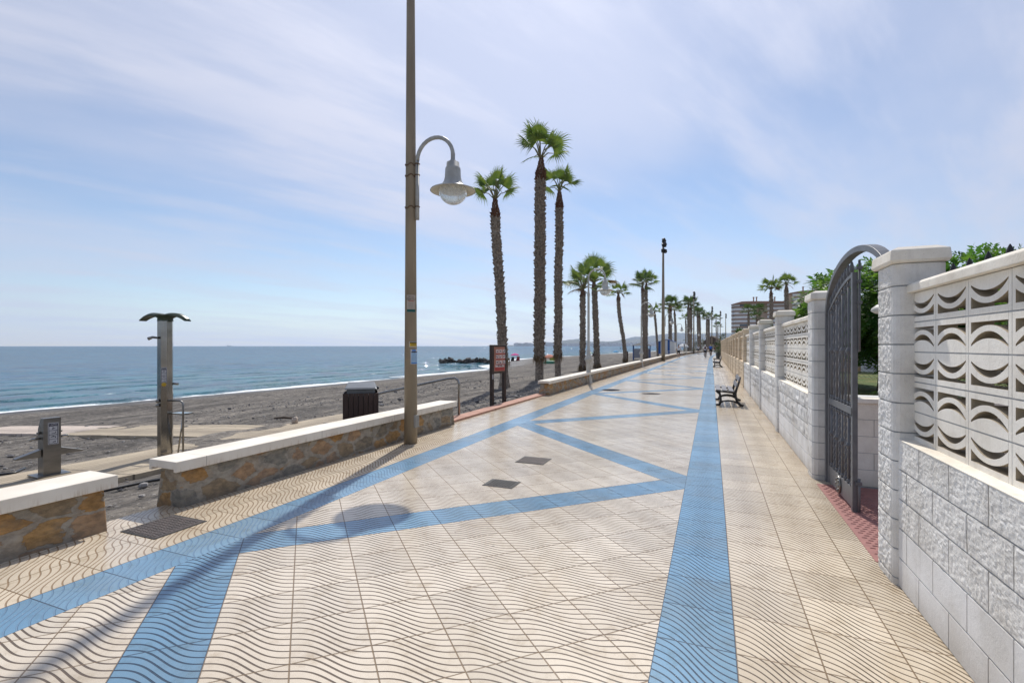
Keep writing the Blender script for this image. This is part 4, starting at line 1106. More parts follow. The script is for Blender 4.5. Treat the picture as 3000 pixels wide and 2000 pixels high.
def picto(parent,u,n,o,w,h,head):
    """white label with navy frame and four small pictograms; u = right vector, n = outward normal, o = centre"""
    u=Vector(u);n=Vector(n);o=Vector(o);Z=Vector((0,0,1))
    def rect(name,x0,x1,z0,z1,d,m,par,mb=None):
        q=MB() if mb is None else mb
        q.prism([(x0,z0),(x1,z0),(x1,z1),(x0,z1)],o+n*(d-.001),u,Z,n*.001)
        return q.build(name,m,par) if mb is None else None
    L=rect('instruction_label',-w/2,w/2,-h/2,h/2,.002,M['label_white'],parent)
    e=w*.09; fr=MB(); ih=h-2*e; hh=ih*.13
    rect('',-w/2+e,w/2-e,h/2-e-hh,h/2-e,.0032,None,None,fr)
    for k in range(5):
        z=h/2-e-hh-(ih-hh)*k/4; rect('',-w/2+e,w/2-e,z-.003,z+.003,.0032,None,None,fr)
    for x in (-w/2+e,w/2-e): rect('',x-.003,x+.003,-h/2+e,h/2-e,.0032,None,None,fr)
    c=(ih-hh)/4
    for k in range(4):
        z=h/2-e-hh-c*(k+.5); s=w*.16
        if k==0: rect('',-s*.9,s*.2,z-s*.7,z-s*.2,.0032,None,None,fr); rect('',-s*.4,s*.1,z-s*.2,z+s*.9,.0032,None,None,fr); rect('',s*.2,s*1.2,z-.004,z+.004,.0032,None,None,fr)
        if k==1: rect('',-s,s*1.1,z-s*.8,z-s*.45,.0032,None,None,fr); rect('',s*1.1,s*1.5,z-s*.5,z+s*.6,.0032,None,None,fr)
        if k==2: rect('',-s*1.5,s*1.5,z,z+s*.4,.0032,None,None,fr); rect('',-s*.5,s*.5,z,z+s*.8,.0032,None,None,fr); rect('',s*1.0,s*1.5,z-s*.8,z,.0032,None,None,fr)
        if k==3: rect('',-s*.3,s*1.3,z-s*.5,z-s*.05,.0032,None,None,fr); rect('',s*.9,s*1.5,z-s*.1,z+s*.3,.0032,None,None,fr); rect('',-s*.2,s*.05,z-s*1.,z-s*.4,.0032,None,None,fr); rect('',s*.9,s*1.15,z-s*1.,z-s*.4,.0032,None,None,fr)
    fr.build('pictograms',M['ink'],L)
    p=o+n*.0036+Z*(h/2-e-hh/2); M4=Matrix(((u.x,0,n.x,p.x),(u.y,0,n.y,p.y),(0,1,n.z,p.z),(0,0,0,1))); text(L,head,hh*.85,M4,M['label_white'])
# octagon faces: outward normals at multiples of 45 deg (lathe verts at +22.5)
fa=R(-45); ap=.122*math.cos(PI/8)
picto(column,(-math.sin(fa),math.cos(fa),0),(math.cos(fa),math.sin(fa),0),(ap*math.cos(fa),ap*math.sin(fa),1.44),.088,.265,'MHOIE')
mb=MB(); mb.lathe([(.035,0),(.035,.004),(.03,.008),(.001,.008)],16,(ap*math.cos(fa),ap*math.sin(fa),1.27),0,Matrix.Rotation(fa,3,'Z')@Matrix.Rotation(R(90),3,'Y')); mb.build('push_button',M['yellow'],column)
# foot wash
fz=sand(-9.45,4.23)+.06
t=thing('foot_wash_post','short steel foot wash post with two foot rests and slanted top','foot wash',(-9.45,4.3,fz),R(84))
mb=MB(); w=.105
mb.add([(-w,-.1,0),(w,-.1,0),(w,.1,0),(-w,.1,0),(-w,-.1,.87),(w,-.1,.87),(w,.1,.70),(-w,.1,.70),(-w,.0,.87),(w,.0,.87)],[(0,1,5,4),(1,2,6,9,5),(2,3,7,6),(3,0,4,8,7),(4,5,9,8),(8,9,6,7)])
post=mb.build('post',M['steel_dark'],t,bevel=.004); MB().box(-.2,.2,-.18,.18,-.01,.008).build('base_plate',M['steel_dark'],t)
for sg in (-1,1):
    mb=MB(); mb.add([(sg*.115,-.055,.40),(sg*.115,.055,.40),(sg*.40,-.055,.31),(sg*.40,.055,.31),(sg*.115,-.055,.28),(sg*.115,.055,.28),(sg*.40,-.055,.29),(sg*.40,.055,.29)],[(0,1,3,2),(4,6,7,5),(0,2,6,4),(1,5,7,3),(2,3,7,6)]); mb.build('foot_rest',M['steel_dark'],t,bevel=.004)
    mb=MB(); mb.tube([(sg*.11,.0,.56),(sg*.2,.0,.565),(sg*.235,.0,.54)],[.018,.02,.015],8); mb.build('tap',M['steel'],t)
    mb=MB(); mb.tube([(sg*.11,.0,.645),(sg*.15,.0,.645)],[.02,.016],8); mb.build('push_button',M['steel_dark'],t)
picto(post,(1,0,0),(0,-1,0),(.01,-.1,.63),.125,.33,'LAMIE')
# bin
bz=sand(-6.16,7.53)-.11
t=thing('litter_bin','dark slatted wooden bin with grey lid behind the stone wall','bin',(-6.16,7.53,bz),R(38))
mb=MB()
for k in range(4):
    Mx=Matrix.Rotation(k*PI/2,4,'Z')
    for i in range(7): mb.box(-.30+.0875*i,-.30+.0875*i+.08,-.315,-.295,.03,.98,0,Mx)
mb.box(-.29,.29,-.29,.29,.05,.9,1)
mb.build('slat_case',[M['wood_dark'],M['sticker_black']],t,bevel=.003)
mb=MB(); mb.box(-.25,.25,-.25,.2,.96,1.05); vs=[(-.29,-.29,1.05),(.29,-.29,1.05),(.29,.25,1.05),(-.29,.25,1.05),(-.27,-.25,1.08),(.27,-.25,1.08),(.24,.18,1.16),(-.24,.18,1.16)]
mb.add(vs,[(3,2,1,0),(4,5,6,7),(0,1,5,4),(1,2,6,5),(2,3,7,6),(3,0,4,7)]); mb.build('lid',M['bin_lid'],t,bevel=.01)
mb=MB(); 
for i in range(7): mb.blob((random.uniform(.1,.28),random.uniform(-.05,.28),1.0+random.uniform(0,.05)),(.09,.07,.05),8,6,0,.35,i)
mb.build('liner_bag',M['black_bag'],t)
# handrail
t=thing('handrail','bent steel handrail going down to the beach by the wall end','handrail',(-5.28,9.79,-.1))
def hr(dy,nm):
    mb=MB(); mb.tube([(0,dy,-.1),(0,dy,.84),(-.03,dy-.005,.93),(-.1,dy-.02,.975),(-.3,dy-.04,.95),(-2.05,dy-.34,.56),(-2.3,dy-.38,.52),(-2.36,dy-.39,.45),(-2.36,dy-.39,-.35)],.026,10); mb.build(nm,M['steel'],t)
hr(0,'rail')
# beach rules sign
sx=-5.6; t=thing('beach_sign','brown wooden beach sign with a red panel of nine pictograms','sign',(-5.585,12.67,-.12),R(-13.5))
for yy in (-.285,.285): MB().box(-.045,.045,yy-.045,yy+.045,-.2,.95).build('leg',M['wood_brown'],t,bevel=.004)
mb=MB(); mb.box(-.05,.05,-.335,.335,.95,1.75); bd=mb.build('board',M['wood_brown'],t,bevel=.006)
pn=MB(); pn.box(.0502,.054,-.25,.25,1.01,1.69); pnl=pn.build('panel',M['sign_tan'],bd)
def srect(mb,y0,y1,z0,z1,d,mi=0): mb.box(.054,.054+d,y0,y1,z0,z1,mi)
rd=MB(); wt=MB(); ik=MB()
for r in range(3):
    for c in range(3):
        y=-.165+c*.155; z=1.52-r*.155
        srect(rd,y-.0,y+.14-.12+.1,z-.035,z,.001); srect(wt,y,y+.12,z,z+.1,.001)
        q=random.Random(r*3+c)
        for s in range(4): yy=y+.03+q.random()*.05; zz=z+.02+q.random()*.05; ik.box(.0551,.0556,yy-.012,yy+.016,zz-.012,zz+.012)
srect(rd,-.215,.235,1.03,1.12,.001); srect(wt,-.19,.215,1.125,1.195,.001)
for s in range(3): ik.box(.0551,.0556,-.08+s*.08,-.04+s*.08,1.14,1.18)
rd.build('red_field',M['sign_red'],pnl); wt.build('pictogram_tile',M['sign_white'],pnl); ik.build('pictogram',M['wood_brown'],pnl)
MB().box(.046,.05,-.33,-.27,.80,.93).build('small_tag',M['grey_panel'],t)
# hose lying in the gap, cables
def lay(name,label,cat,pts,r,m):
    mb=MB(); P=[]
    for i in range(len(pts)-1):
        for k in range(5): 
            x=lerp(pts[i][0],pts[i+1][0],k/5); y=lerp(pts[i][1],pts[i+1][1],k/5); P.append((x,y,sand(x,y)+r+.035))
    mb.tube(P,r,6); return tag(mb.build(name,m),label,cat)
lay('water_hose','black plastic pipe lying on the sand between the stone walls','pipe',[(-7.6,3.2),(-6.88,3.7),(-6.8,4.1),(-6.1,4.9)],.018,M['black_plastic'])
lay('cable_scrap','black cable scrap on the gravel left of the foot wash post','cable',[(-10.5,4.45),(-10.2,4.2),(-10.4,3.9),(-11.,3.6)],.02,M['black_plastic'])
# pebbles and driftwood
mb=MB()
def pebble(x,y,s):
    mb.blob((x,y,sand(x,y)+s*.25+.02),(s*random.uniform(.8,1.4),s*random.uniform(.8,1.4),s*.55),5,4,0,.25,random.random()*50,False)
for _ in range(3800):
    d=.6+13*random.random()**1.4; y=random.uniform(1,26)+random.random()*8
    if -10.2<-5.2-d<-7.95 and random.random()<.95: continue
    pebble(-5.2-d,y,random.choice((.01,.014,.018,.025,.035)) if random.random()<.985 else random.uniform(.06,.09))
o=mb.build('pebbles',M['pebble']); tag(o,'loose pebbles scattered over the dark sand','pebbles',kind='stuff')
def scrap(name,label,cat,x,y,f,m):
    mb=MB(); f(mb); o=mb.build(name,m); o.location=(x,y,sand(x,y)+.05); return tag(o,label,cat)
scrap('driftwood','dark driftwood stick lying on the gravel behind the stone wall','driftwood',-10.9,10.2,lambda b:b.tube([(-.35,-.1,.03),(-.1,.0,.05),(.12,.03,.04),(.3,.12,.03)],[.02,.035,.03,.015],7),M['bark'])
scrap('pale_stone','pale pointed stone with a rusty side beside the driftwood','stone',-9.98,9.6,lambda b:b.blob((0,0,.07),(.09,.07,.1),8,6,0,.35,4),M['paper'])
# ------------------------------------------------------------------ benches and planters
def bench_mesh(arms):
    t=thing('park_bench','bench','bench')
    def frame(y):
        mb=MB()
        def bar(pts,r,fl=.6): 
            mb.tube([(p[0],y,p[1]) for p in pts],r,8)
        bar([(-.30,0.0),(-.22,.03),(-.185,.12),(-.19,.22),(-.21,.31),(-.28,.38),(-.31,.40)],[.05,.034,.03,.027,.028,.03,.028])
        bar([(.36,.0),(.28,.04),(.22,.12),(.18,.22),(.17,.34),(.2,.46),(.25,.6),(.29,.78)],[.052,.036,.032,.032,.034,.03,.026,.026])
        bar([(-.3,.395),(-.1,.375),(.1,.355),(.19,.35)],.024); bar([(-.19,.26),(-.1,.29),(0,.3),(.1,.285),(.18,.25)],.02)
        bar([(-.23,.06),(-.12,.125),(0,.14),(.14,.125),(.26,.06)],.022)
        if arms: bar([(.24,.58),(.05,.62),(-.15,.61),(-.27,.6)],.022); bar([(-.25,.6),(-.2,.52),(-.24,.42),(-.28,.39)],.02)
        return mb.build('side_frame',M['black_metal'],t)
    frame(-.72); frame(.72)
    for x,z,a in ((-.25,.41,4),(-.09,.40,5),(.07,.385,6)):
        mb=MB(); mb.box(-.06,.06,-.86,.86,0,.03,0,Matrix.Translation((x,0,z))@Matrix.Rotation(R(a),4,'Y')); mb.build('seat_slat',M['slat_grey'],t,bevel=.006)
    for x,z in ((.185,.50),(.245,.66)):
        mb=MB(); mb.box(-.015,.015,-.86,.86,0,.115,0,Matrix.Translation((x,0,z))@Matrix.Rotation(R(18),4,'Y')); mb.build('back_slat',M['slat_grey'],t,bevel=.006)
    return t
b=bench_mesh(False); b.location=(.42,15.0,0); b['label']='near black iron bench with grey slats beside the white wall'; b['group']='benches along the block wall'
b=bench_mesh(True); b.location=(.42,40.6,0); b['label']='far black iron bench with armrests beside the tan wall'; b['group']='benches along the block wall'
def planter(label,x,y,h,blobs,n,ls,m):
    t=thing('planter_pot',label,'planter',(x,y,0)); mb=MB(); mb.lathe([(.2,0),(.27,h-.08),(.31,h-.08),(.31,h),(.26,h),(.25,h-.06),(.001,h-.06)],16); mb.build('pot',M['pot'],t)
    q=MB(); leaf_cloud(q,n,in_blobs(blobs,.3),ls,0,.1,4,.5); q.build('foliage',m,t)
planter('slate grey planter with dark shrub behind the far bench',.78,67.5,.72,[((0.0,0,1.1),(.3,.3,.35))],120,.2,M['leaf_dark'])
planter('grey planter with tall yellow-green bush against the tan wall end',1.35,71.5,.7,[((.0,0,2.2),(.55,.55,.9)),((0,.1,1.3),(.6,.5,.6))],420,.26,M['leaf_olive'])
planter('planter with dark bush beyond the far bench at the bend',1.0,78,.7,[((-.1,0,1.4),(.6,.5,.7))],260,.24,M['leaf_dark'])

# ------------------------------------------------------------------ huts, small things on the beach
t=thing('striped_hut','blue and white striped beach hut with gabled front','beach hut',(-7.0,86,.25),R(-3))
W=2.6;H=2.0;RH=2.42;D=2.3
mb=MB(); mb.box(-W/2,W/2,.02,D,0,H); mb.build('wall',M['white'],t)
n=7
for i in range(n):
    x0=-W/2+W*i/n; x1=x0+W/n
    def zt(x): return H+(RH-H)*(1-abs(x)/(W/2))
    mb=MB(); poly=[(x0,0),(x1,0),(x1,zt(x1))]+([(0,RH)] if x0<0<x1 else [])+[(x0,zt(x0))]
    mb.prism(poly,(0,0,0),(1,0,0),(0,0,1),(0,.018,0)); mb.build('stripe_board',M['blue'] if i%2==0 and i<6 else M['white'],t)
mb=MB()
for sg in (-1,1): mb.add([(0,-.12,RH+.03),(sg*(W/2+.15),-.12,H-.02),(sg*(W/2+.15),D+.1,H-.02),(0,D+.1,RH+.03),(0,-.12,RH+.08),(sg*(W/2+.15),-.12,H+.03),(sg*(W/2+.15),D+.1,H+.03),(0,D+.1,RH+.08)],[(0,1,5,4),(1,2,6,5),(2,3,7,6),(4,5,6,7),(0,3,2,1)])
mb.build('roof',M['blue'],t)
t=thing('ramp_railing','white tube railing in front of the striped hut','railing',(-6.6,83.5,-.1))
mb=MB()
for z in (.85,.5): mb.tube([(-.6,0,z-.35),(0,0,z),(2.2,0,z)],.03,6)
for x in (-.6,0,1.1,2.2): mb.tube([(x,0,-.3),(x,0,.85 if x>=0 else .5)],.03,6)
mb.build('rails',M['white'],t)
cz=sand(-9.35,74.8)
t=thing('changing_cabin','grey panelled beach cabin with blue posts and dark roof','beach hut',(-9.6,74.8,cz),R(5))
mb=MB()
for x in (-1.2,1.2):
    for y in (-.7,.7): mb.box(x-.06,x+.06,y-.06,y+.06,-.2,2.1)
mb.build('post',M['blue'],t); mb=MB(); mb.box(-1.14,1.14,-.66,-.6,.25,1.6); mb.box(-1.14,1.14,.6,.66,.25,1.6); mb.box(1.14,1.18,-.64,.64,.25,1.6); mb.build('panel',M['grey_panel'],t)
mb=MB(); mb.add([(-1.5,-1,2.1),(1.5,-1,2.1),(1.5,1,2.1),(-1.5,1,2.1),(-.4,0,2.45),(.4,0,2.45)],[(0,1,5,4),(1,2,5),(2,3,4,5),(3,0,4),(3,2,1,0)]); mb.build('roof',M['dark_roof'],t)
z=sand(-12.2,79.4); t=thing('dark_board','small dark standing board right of the lone leaning palm','sign',(-10.6,66.5,sand(-10.6,66.5)),R(20))
MB().box(-.3,.3,-.03,.03,.25,1.35).build('board',M['wood_brown'],t); MB().box(-.3,-.22,-.035,.035,-.1,.25).build('leg',M['wood_brown'],t); MB().box(.22,.3,-.035,.035,-.1,.25).build('leg',M['wood_brown'],t)
def umbrella(label,x,y,zt,r,m,tilt=0,rib=8):
    z0=sand(x,y); t=thing('beach_umbrella',label,'beach umbrella',(x,y,z0)); H=zt-z0
    MB().tube([(0,0,-.1),(0,0,H)],.025,6).build('pole',M['white'],t)
    mb=MB(); Mx=Matrix.Rotation(R(tilt),3,'X'); mb.lathe([(.01,.02),(r*.5,-r*.12),(r*.95,-r*.36),(r,-r*.5),(r*.93,-r*.38),(r*.5,-r*.15),(.01,-.01)],rib*2,(0,0,H),0,Mx,False); mb.build('canopy',m,t); return t
umbrella('pink beach umbrella near the waterline',-43,107.5,-.15,1.05,M['pink'])
umbrella('salmon beach umbrella seen between two tall palms',-27.1,84.3,.05,.95,M['orange'],12)
umbrella('dark green beach umbrella behind the nearest lamp post',-33.8,145.9,-.25,.9,M['green_boat'])
umbrella('sky blue beach umbrella far along the shore',-32.5,180.8,-.1,1.1,M['cyan'])
def stuffbox(name,label,cat,x,y,w,h,m,m2):
    z=sand(x,y); t=thing(name,label,cat,(x,y,z)); mb=MB(); mb.box(-w/2,w/2,-w/3,w/3,.0,.06); mb.box(-w/2,w/2,w/3-.06,w/3,.06,h); 
    for sx in (-w/2,w/2-.04): mb.box(sx,sx+.04,-w/3,w/3,.02,.4)
    mb.build('seat',m,t,bevel=.02); MB().box(-w/2+.05,w/2-.05,-w/3+.02,w/3-.08,.3,.34).build('cushion',m2,t); return t
stuffbox('beach_chair','red beach chair under the pink umbrella','beach chair',-42.2,107.3,.75,1.,M['sign_red'],M['pink'])
stuffbox('beach_chair','dark beach chair under the pink umbrella','beach chair',-43.5,107.1,.7,.95,M['cloth_black'],M['cloth_black'])
stuffbox('beach_chair','maroon beach chair beside the dark green umbrella','beach chair',-32.6,145,.9,.9,M['cloth_maroon'],M['cloth_black'])
stuffbox('beach_chair','lime beach chair under the salmon umbrella','beach chair',-26.2,83.4,1.3,.95,M['lime'],M['lime'])
z=sand(-25.1,79.15); t=thing('rowing_boat','small green upturned boat on the sand between two palms','boat',(-25.1,79.15,z+.1),R(-15))
mb=MB(); vs=[];fs=[];N=14
for i in range(N+1):
    x=-1.5+3*i/N; w=.55*math.sqrt(max(.0004,1-(x/1.52)**2)); h=.55*math.sqrt(max(.01,1-(x/1.55)**4))
    for k in range(9):
        a=PI*k/8; vs.append((x,-w*math.cos(a),h*math.sin(a)-.12))
for i in range(N):
    for k in range(8): fs.append((i*9+k,(i+1)*9+k,(i+1)*9+k+1,i*9+k+1))
mb.add(vs,fs,0,True); mb.build('hull',M['green_boat'],t); MB().tube([(-1.5,0,-.02),(0,0,.46),(1.5,0,-.02)],.03,6).build('keel',M['black_plastic'],t)
# white parasols of the beach bar
for i,(x,y) in enumerate(((-5.6,112),(-4.6,117))):
    umbrella(('left white square parasol at the beach bar','right white square parasol at the beach bar')[i],x,y,2.1,1.6,M['white_sheet'],0,2)
t=thing('shower_post','thin pale shower post before the white parasols','shower',(-4.9+off(98)-.6,98,-.2)); MB().tube([(0,0,0),(0,0,2.1)],.12,10).build('column',M['post_grey'],t); MB().box(-.25,.25,-.12,.12,2.1,2.22).build('head',M['white'],t)
# beach restaurant
t=thing('beach_restaurant','brown gabled beach restaurant at the bend of the promenade','building',(1.0,205,-.1),R(-8))
MB().box(-4.5,3.6,0,9,0,2.6).build('wall',M['coping'],t)
mb=MB(); mb.add([(-5.6,-.8,2.3),(4.6,-.8,2.3),(4.6,10,2.3),(-5.6,10,2.3),(-.9,-.8,5.6),(-.9,10,5.6)],[(0,4,5,3),(1,2,5,4),(0,1,4),(2,3,5),(3,2,1,0)]); mb.build('roof',M['thatch'],t)
MB().box(-.2,1.2,-.06,0,0,2.2).build('door',M['sign_red'],t)
for x in (-4.5,-2.5,1.9,3.5): MB().box(x-.12,x+.12,-.75,-.5,0,2.4).build('porch_post',M['white'],t)
bush('bar_shrub','green shrub before the brown beach restaurant','shrub',(-5.3,196,-.1),[((0,0,1.7),(2.0,1.4,1.7)),((1.6,0,2.6),(1.3,1.2,1.8)),((-1.8,0,1.0),(1.5,1.,1.1))],500,.5,M['leaf_dark'],.12)
bush('bar_shrub','low dark shrub left of the brown beach restaurant','shrub',(-6.8,176,-.2),[((0,0,1.0),(2.2,1.4,1.2)),((2,0,1.3),(1.5,1,1.4))],380,.45,M['leaf_dark'],.1)
# sun shade
t=thing('sun_shade','dark tilted sun shade frame right of the striped hut','awning',(-5.3,128,-.2)); 
for x in (0,1.8): MB().box(x-.05,x+.05,-.05,.05,0,2.7 if x else 3.5).build('post',M['pole_dark'],t)
mb=MB(); mb.box(-1.2,2.6,-.8,.8,0,.06,0,Matrix.Translation((0,0,3.3))@Matrix.Rotation(R(-8),4,'Y')); mb.build('shade',M['dark_roof'],t)
# hedge along the tan wall
HB='dark bushes over the far tan wall'
for i,(lab,x,y,h,m) in enumerate((('dark bush over the end of the tan wall',4.2,88,3.3,'leaf_dark'),('olive bush with yellow bloom left of the apartment block',3.6,76,3.0,'leaf_olive'),('broad dark bush below the apartment block',4.6,58,2.9,'leaf_dark'),('dark bush behind the middle of the tan wall',4.0,46,2.3,'leaf_dark'),('low dark bush where the white wall turns tan',3.8,33,1.7,'leaf_dark'))):
    bush('garden_bush',lab,'bush',(x,y,-.1),[((0,0,h*.6),(1.7,2.5,h*.42)),((.6,2.5,h*.66),(1.6,2.4,h*.4)),((-.2,-2.2,h*.5),(1.6,2.2,h*.4)),((1.8,0,h*.62),(1.5,2.6,h*.4))],900,.34,M[m],.12,HB)
# spiky date palm tuft
t=thing('dwarf_palm','spiky dwarf palm tuft left of the apartment block','palm tree',(4.4,92,-.1)); MB().tube([(0,0,0),(0,0,3.4)],.25,8).build('trunk',M['trunk'],t)
mb=MB()
for k in range(44):
    az=k*GA; el=R(lerp(80,-10,(k/44)**.9)); d=Vector((math.cos(el)*math.cos(az),math.cos(el)*math.sin(az),math.sin(el))); s=d.cross(Vector((0,0,1))).normalized()*.14; L=2.0
    mb.add([(0,0,3.4),Vector((0,0,3.4))+d*L*.5+s+Vector((0,0,.1)),Vector((0,0,3.4))+d*L-Vector((0,0,.35)),Vector((0,0,3.4))+d*L*.5-s+Vector((0,0,.1))],[(0,1,2,3)])
mb.build('crown',M['frond_dark'],t)

# ------------------------------------------------------------------ apartment block
t=thing('apartment_block','tall buff apartment block with white balconies and brown bands','building',(16,404,-.5),R(-4))
def wing(x0,x1,y0,y1,h,name):
    return MB().box(x0,x1,y0,y1,0,h).build(name,M['apt'],t)
wing(2.0,64,5,22,33.2,'wall'); wing(36,64,1.5,22,40.2,'wall')
mb=MB(); mb.prism([(-2.4,33.2),(38,33.2),(38,34.2),(12,35.2),(5,35.2)],(0,-1.,0),(1,0,0),(0,0,1),(0,24,0))
mb.build('roof',M['tile_roof'],t)
mb=MB(); mb.prism([(34,39.8),(67,39.8),(67,41.2),(44,41.4)],(0,-.5,0),(1,0,0),(0,0,1),(0,24,0)); mb.build('roof',M['tile_roof'],t)
for i,(x,z) in enumerate(((13,37),(15,37),(24,36.5),(27,36.5),(45,43),(51,43),(53,43),(57,43))): mb=MB(); mb.box(x-.4,x+.4,5,6,z-3,z+1.2); mb.lathe([(.8,z+1.2),(.8,z+1.6),(.1,z+1.9)],8,(x,5.5,0)); mb.build('chimney',M['apt_brown'],t)
def bay(x0,x1,y,z0,nf,fh,name='balcony',dark=()):
    for f in range(nf):
        z=z0+f*fh; mb=MB(); mb.box(x0,x1,y,y+4,z,z+1.05); b=mb.build(name,M['apt_brown'],t)
        w=MB(); w.box(x0+.1,x1-.1,y+.25,y+4,z+1.05,z+fh); w.build('glazing',M['apt_white'],b)
        if f in dark: MB().box(x0+(x1-x0)*.25,x0+(x1-x0)*.7,y+.2,y+.24,z+1.2,z+fh-.3).build('window',M['apt_glass'],b)
bay(0,14.8,.8,0.6,11,3.0,'balcony',(1,5,10)); bay(-2.2,0,2.6,0.6,11,3.0)
bay(22,35,2.2,0.6,11,3.0,'balcony',(2,3,7)); bay(38,43,-.2,0.6,13,3.0,'balcony',(4,)); bay(47,53.5,-.2,.6,13,3.0,'balcony',(9,))
mb=MB()
for f in range(13):
    for x in (56.5,61.5): mb.box(x,x+1.6,1.45,1.49,1.6+f*3,3+f*3)
mb.build('window',M['apt_glass'],t)

# ------------------------------------------------------------------ breakwater, far coast
for i in range(26):
    f=i/25; x=lerp(-53.2,-43.2,f)+random.uniform(-.3,.3); y=lerp(90.6,94.6,f)+random.uniform(-.5,.5); s=random.uniform(.45,.85)*(1 if i not in (4,5,12,13,20) else 1.25)
    mb=MB(); mb.blob((0,0,0),(s*1.1,s*.9,s*.75),9,7,0,.4,i*1.7,False); o=mb.build('breakwater_rock',M['rock']); o.location=(x,y,-1.95+s*.15); o.rotation_euler=(random.random(),random.random(),random.random()*6)
    tag(o,'dark rough boulder in the low row of rocks standing in the sea','rock','rocks of the breakwater')
Fp=1434.;THc=math.atan(584/Fp);Cc=math.cos(THc);Sc=math.sin(THc)
def dirpt(px,z): r=(px-1500)/Fp; return z*(r*Cc-Sc),z*(r*Sc+Cc)
def ridge(name,z,prof,m,depth,amp):
    rows=[]; xs=frange(prof[0][0],prof[-1][0],4)
    PX=[p[0] for p in prof];PY=[p[1] for p in prof]
    for k in range(9):
        r=[]
        for px in xs:
            h=interp(px,PX,PY)*z/Fp; t=k/8; zz=z+depth*t; x,y=dirpt(px,zz)
            f=math.sin(t*PI) if t<.5 else math.sin(t*PI); n=1+amp*noise.noise(Vector((px*.02,t*3,z)))+amp*.5*noise.noise(Vector((px*.07,t*6,z)))
            r.append((x,y,-2.5+h*f*n*(zz/z)))
        rows.append(r)
    return grid(name,m,rows)
ridge('far_hills',8000,[(1560,0),(1640,12),(1700,17),(1760,10),(1800,14),(1860,26),(1900,28),(1940,33),(2000,40),(2040,38),(2080,40),(2140,36),(2300,30),(2500,20),(2700,0)],M['hill_far'],2500,.12)
ridge('near_hills',6500,[(1425,0),(1440,2.5),(1500,3),(1560,4),(1600,9),(1640,15),(1690,20),(1705,20),(1740,12),(1780,15),(1840,17),(1900,20),(1980,22),(2060,20),(2200,18),(2500,10)],M['hill'],1500,.18)
# town on the shore below the hills: one far-off mass
mb=MB()
for _ in range(1100):
    px=random.uniform(1600,2150); z=random.uniform(5900,6500); x,y=dirpt(px,z); f=(6600-z)/700; h=random.uniform(8,26); w=random.uniform(10,34)
    up=max(0,random.uniform(-.2,1))*45*(px-1560)/500; mb.box(x-w/2,x+w/2,y-8,y+8,-3+up,up+h)
tag(mb.build('shore_town',M['town']),'pale hazy town spread below the far hills','town',kind='stuff')
for i,(px,w,h) in enumerate(((1516,44,32),(1528,34,28),(1546,60,34),(1560,40,26),(1606,50,40))):
    x,y=dirpt(px,5800); mb=MB(); mb.box(-w,w,-12,12,-3,h); mb.box(-w*.6,w*.1,-10,10,h,h+7); mb.box(w*.3,w*.7,-9,9,h,h+4); o=mb.build('far_tower_block',M['town']); o.location=(x,y,0); o.rotation_euler=(0,0,.4)
    tag(o,('farthest left pale block on the low headland','second pale block on the low headland','wide pale block on the low headland','low pale block right of the wide one','tall pale block where the hills begin')[i],'building','far blocks on the headland')
x,y=dirpt(672,7000); t=thing('cargo_ship','tiny cargo ship on the horizon left of the brown pole','ship',(x,y,-2.),R(40)); MB().box(-30,30,-6,6,0,5).build('hull',M['hill_far'],t); MB().box(-26,-17,-5,5,5,16).build('bridge',M['hill_far'],t)
t=thing('buoy','tiny dark buoy on the water left of the striped hut','buoy',(*dirpt(1818,640),-2.)); MB().lathe([(.6,-.3),(.7,.4),(.35,.8),(.25,1.5),(.01,1.6)],12).build('float',M['hull'] if 'hull' in M else M['black_plastic'],t)

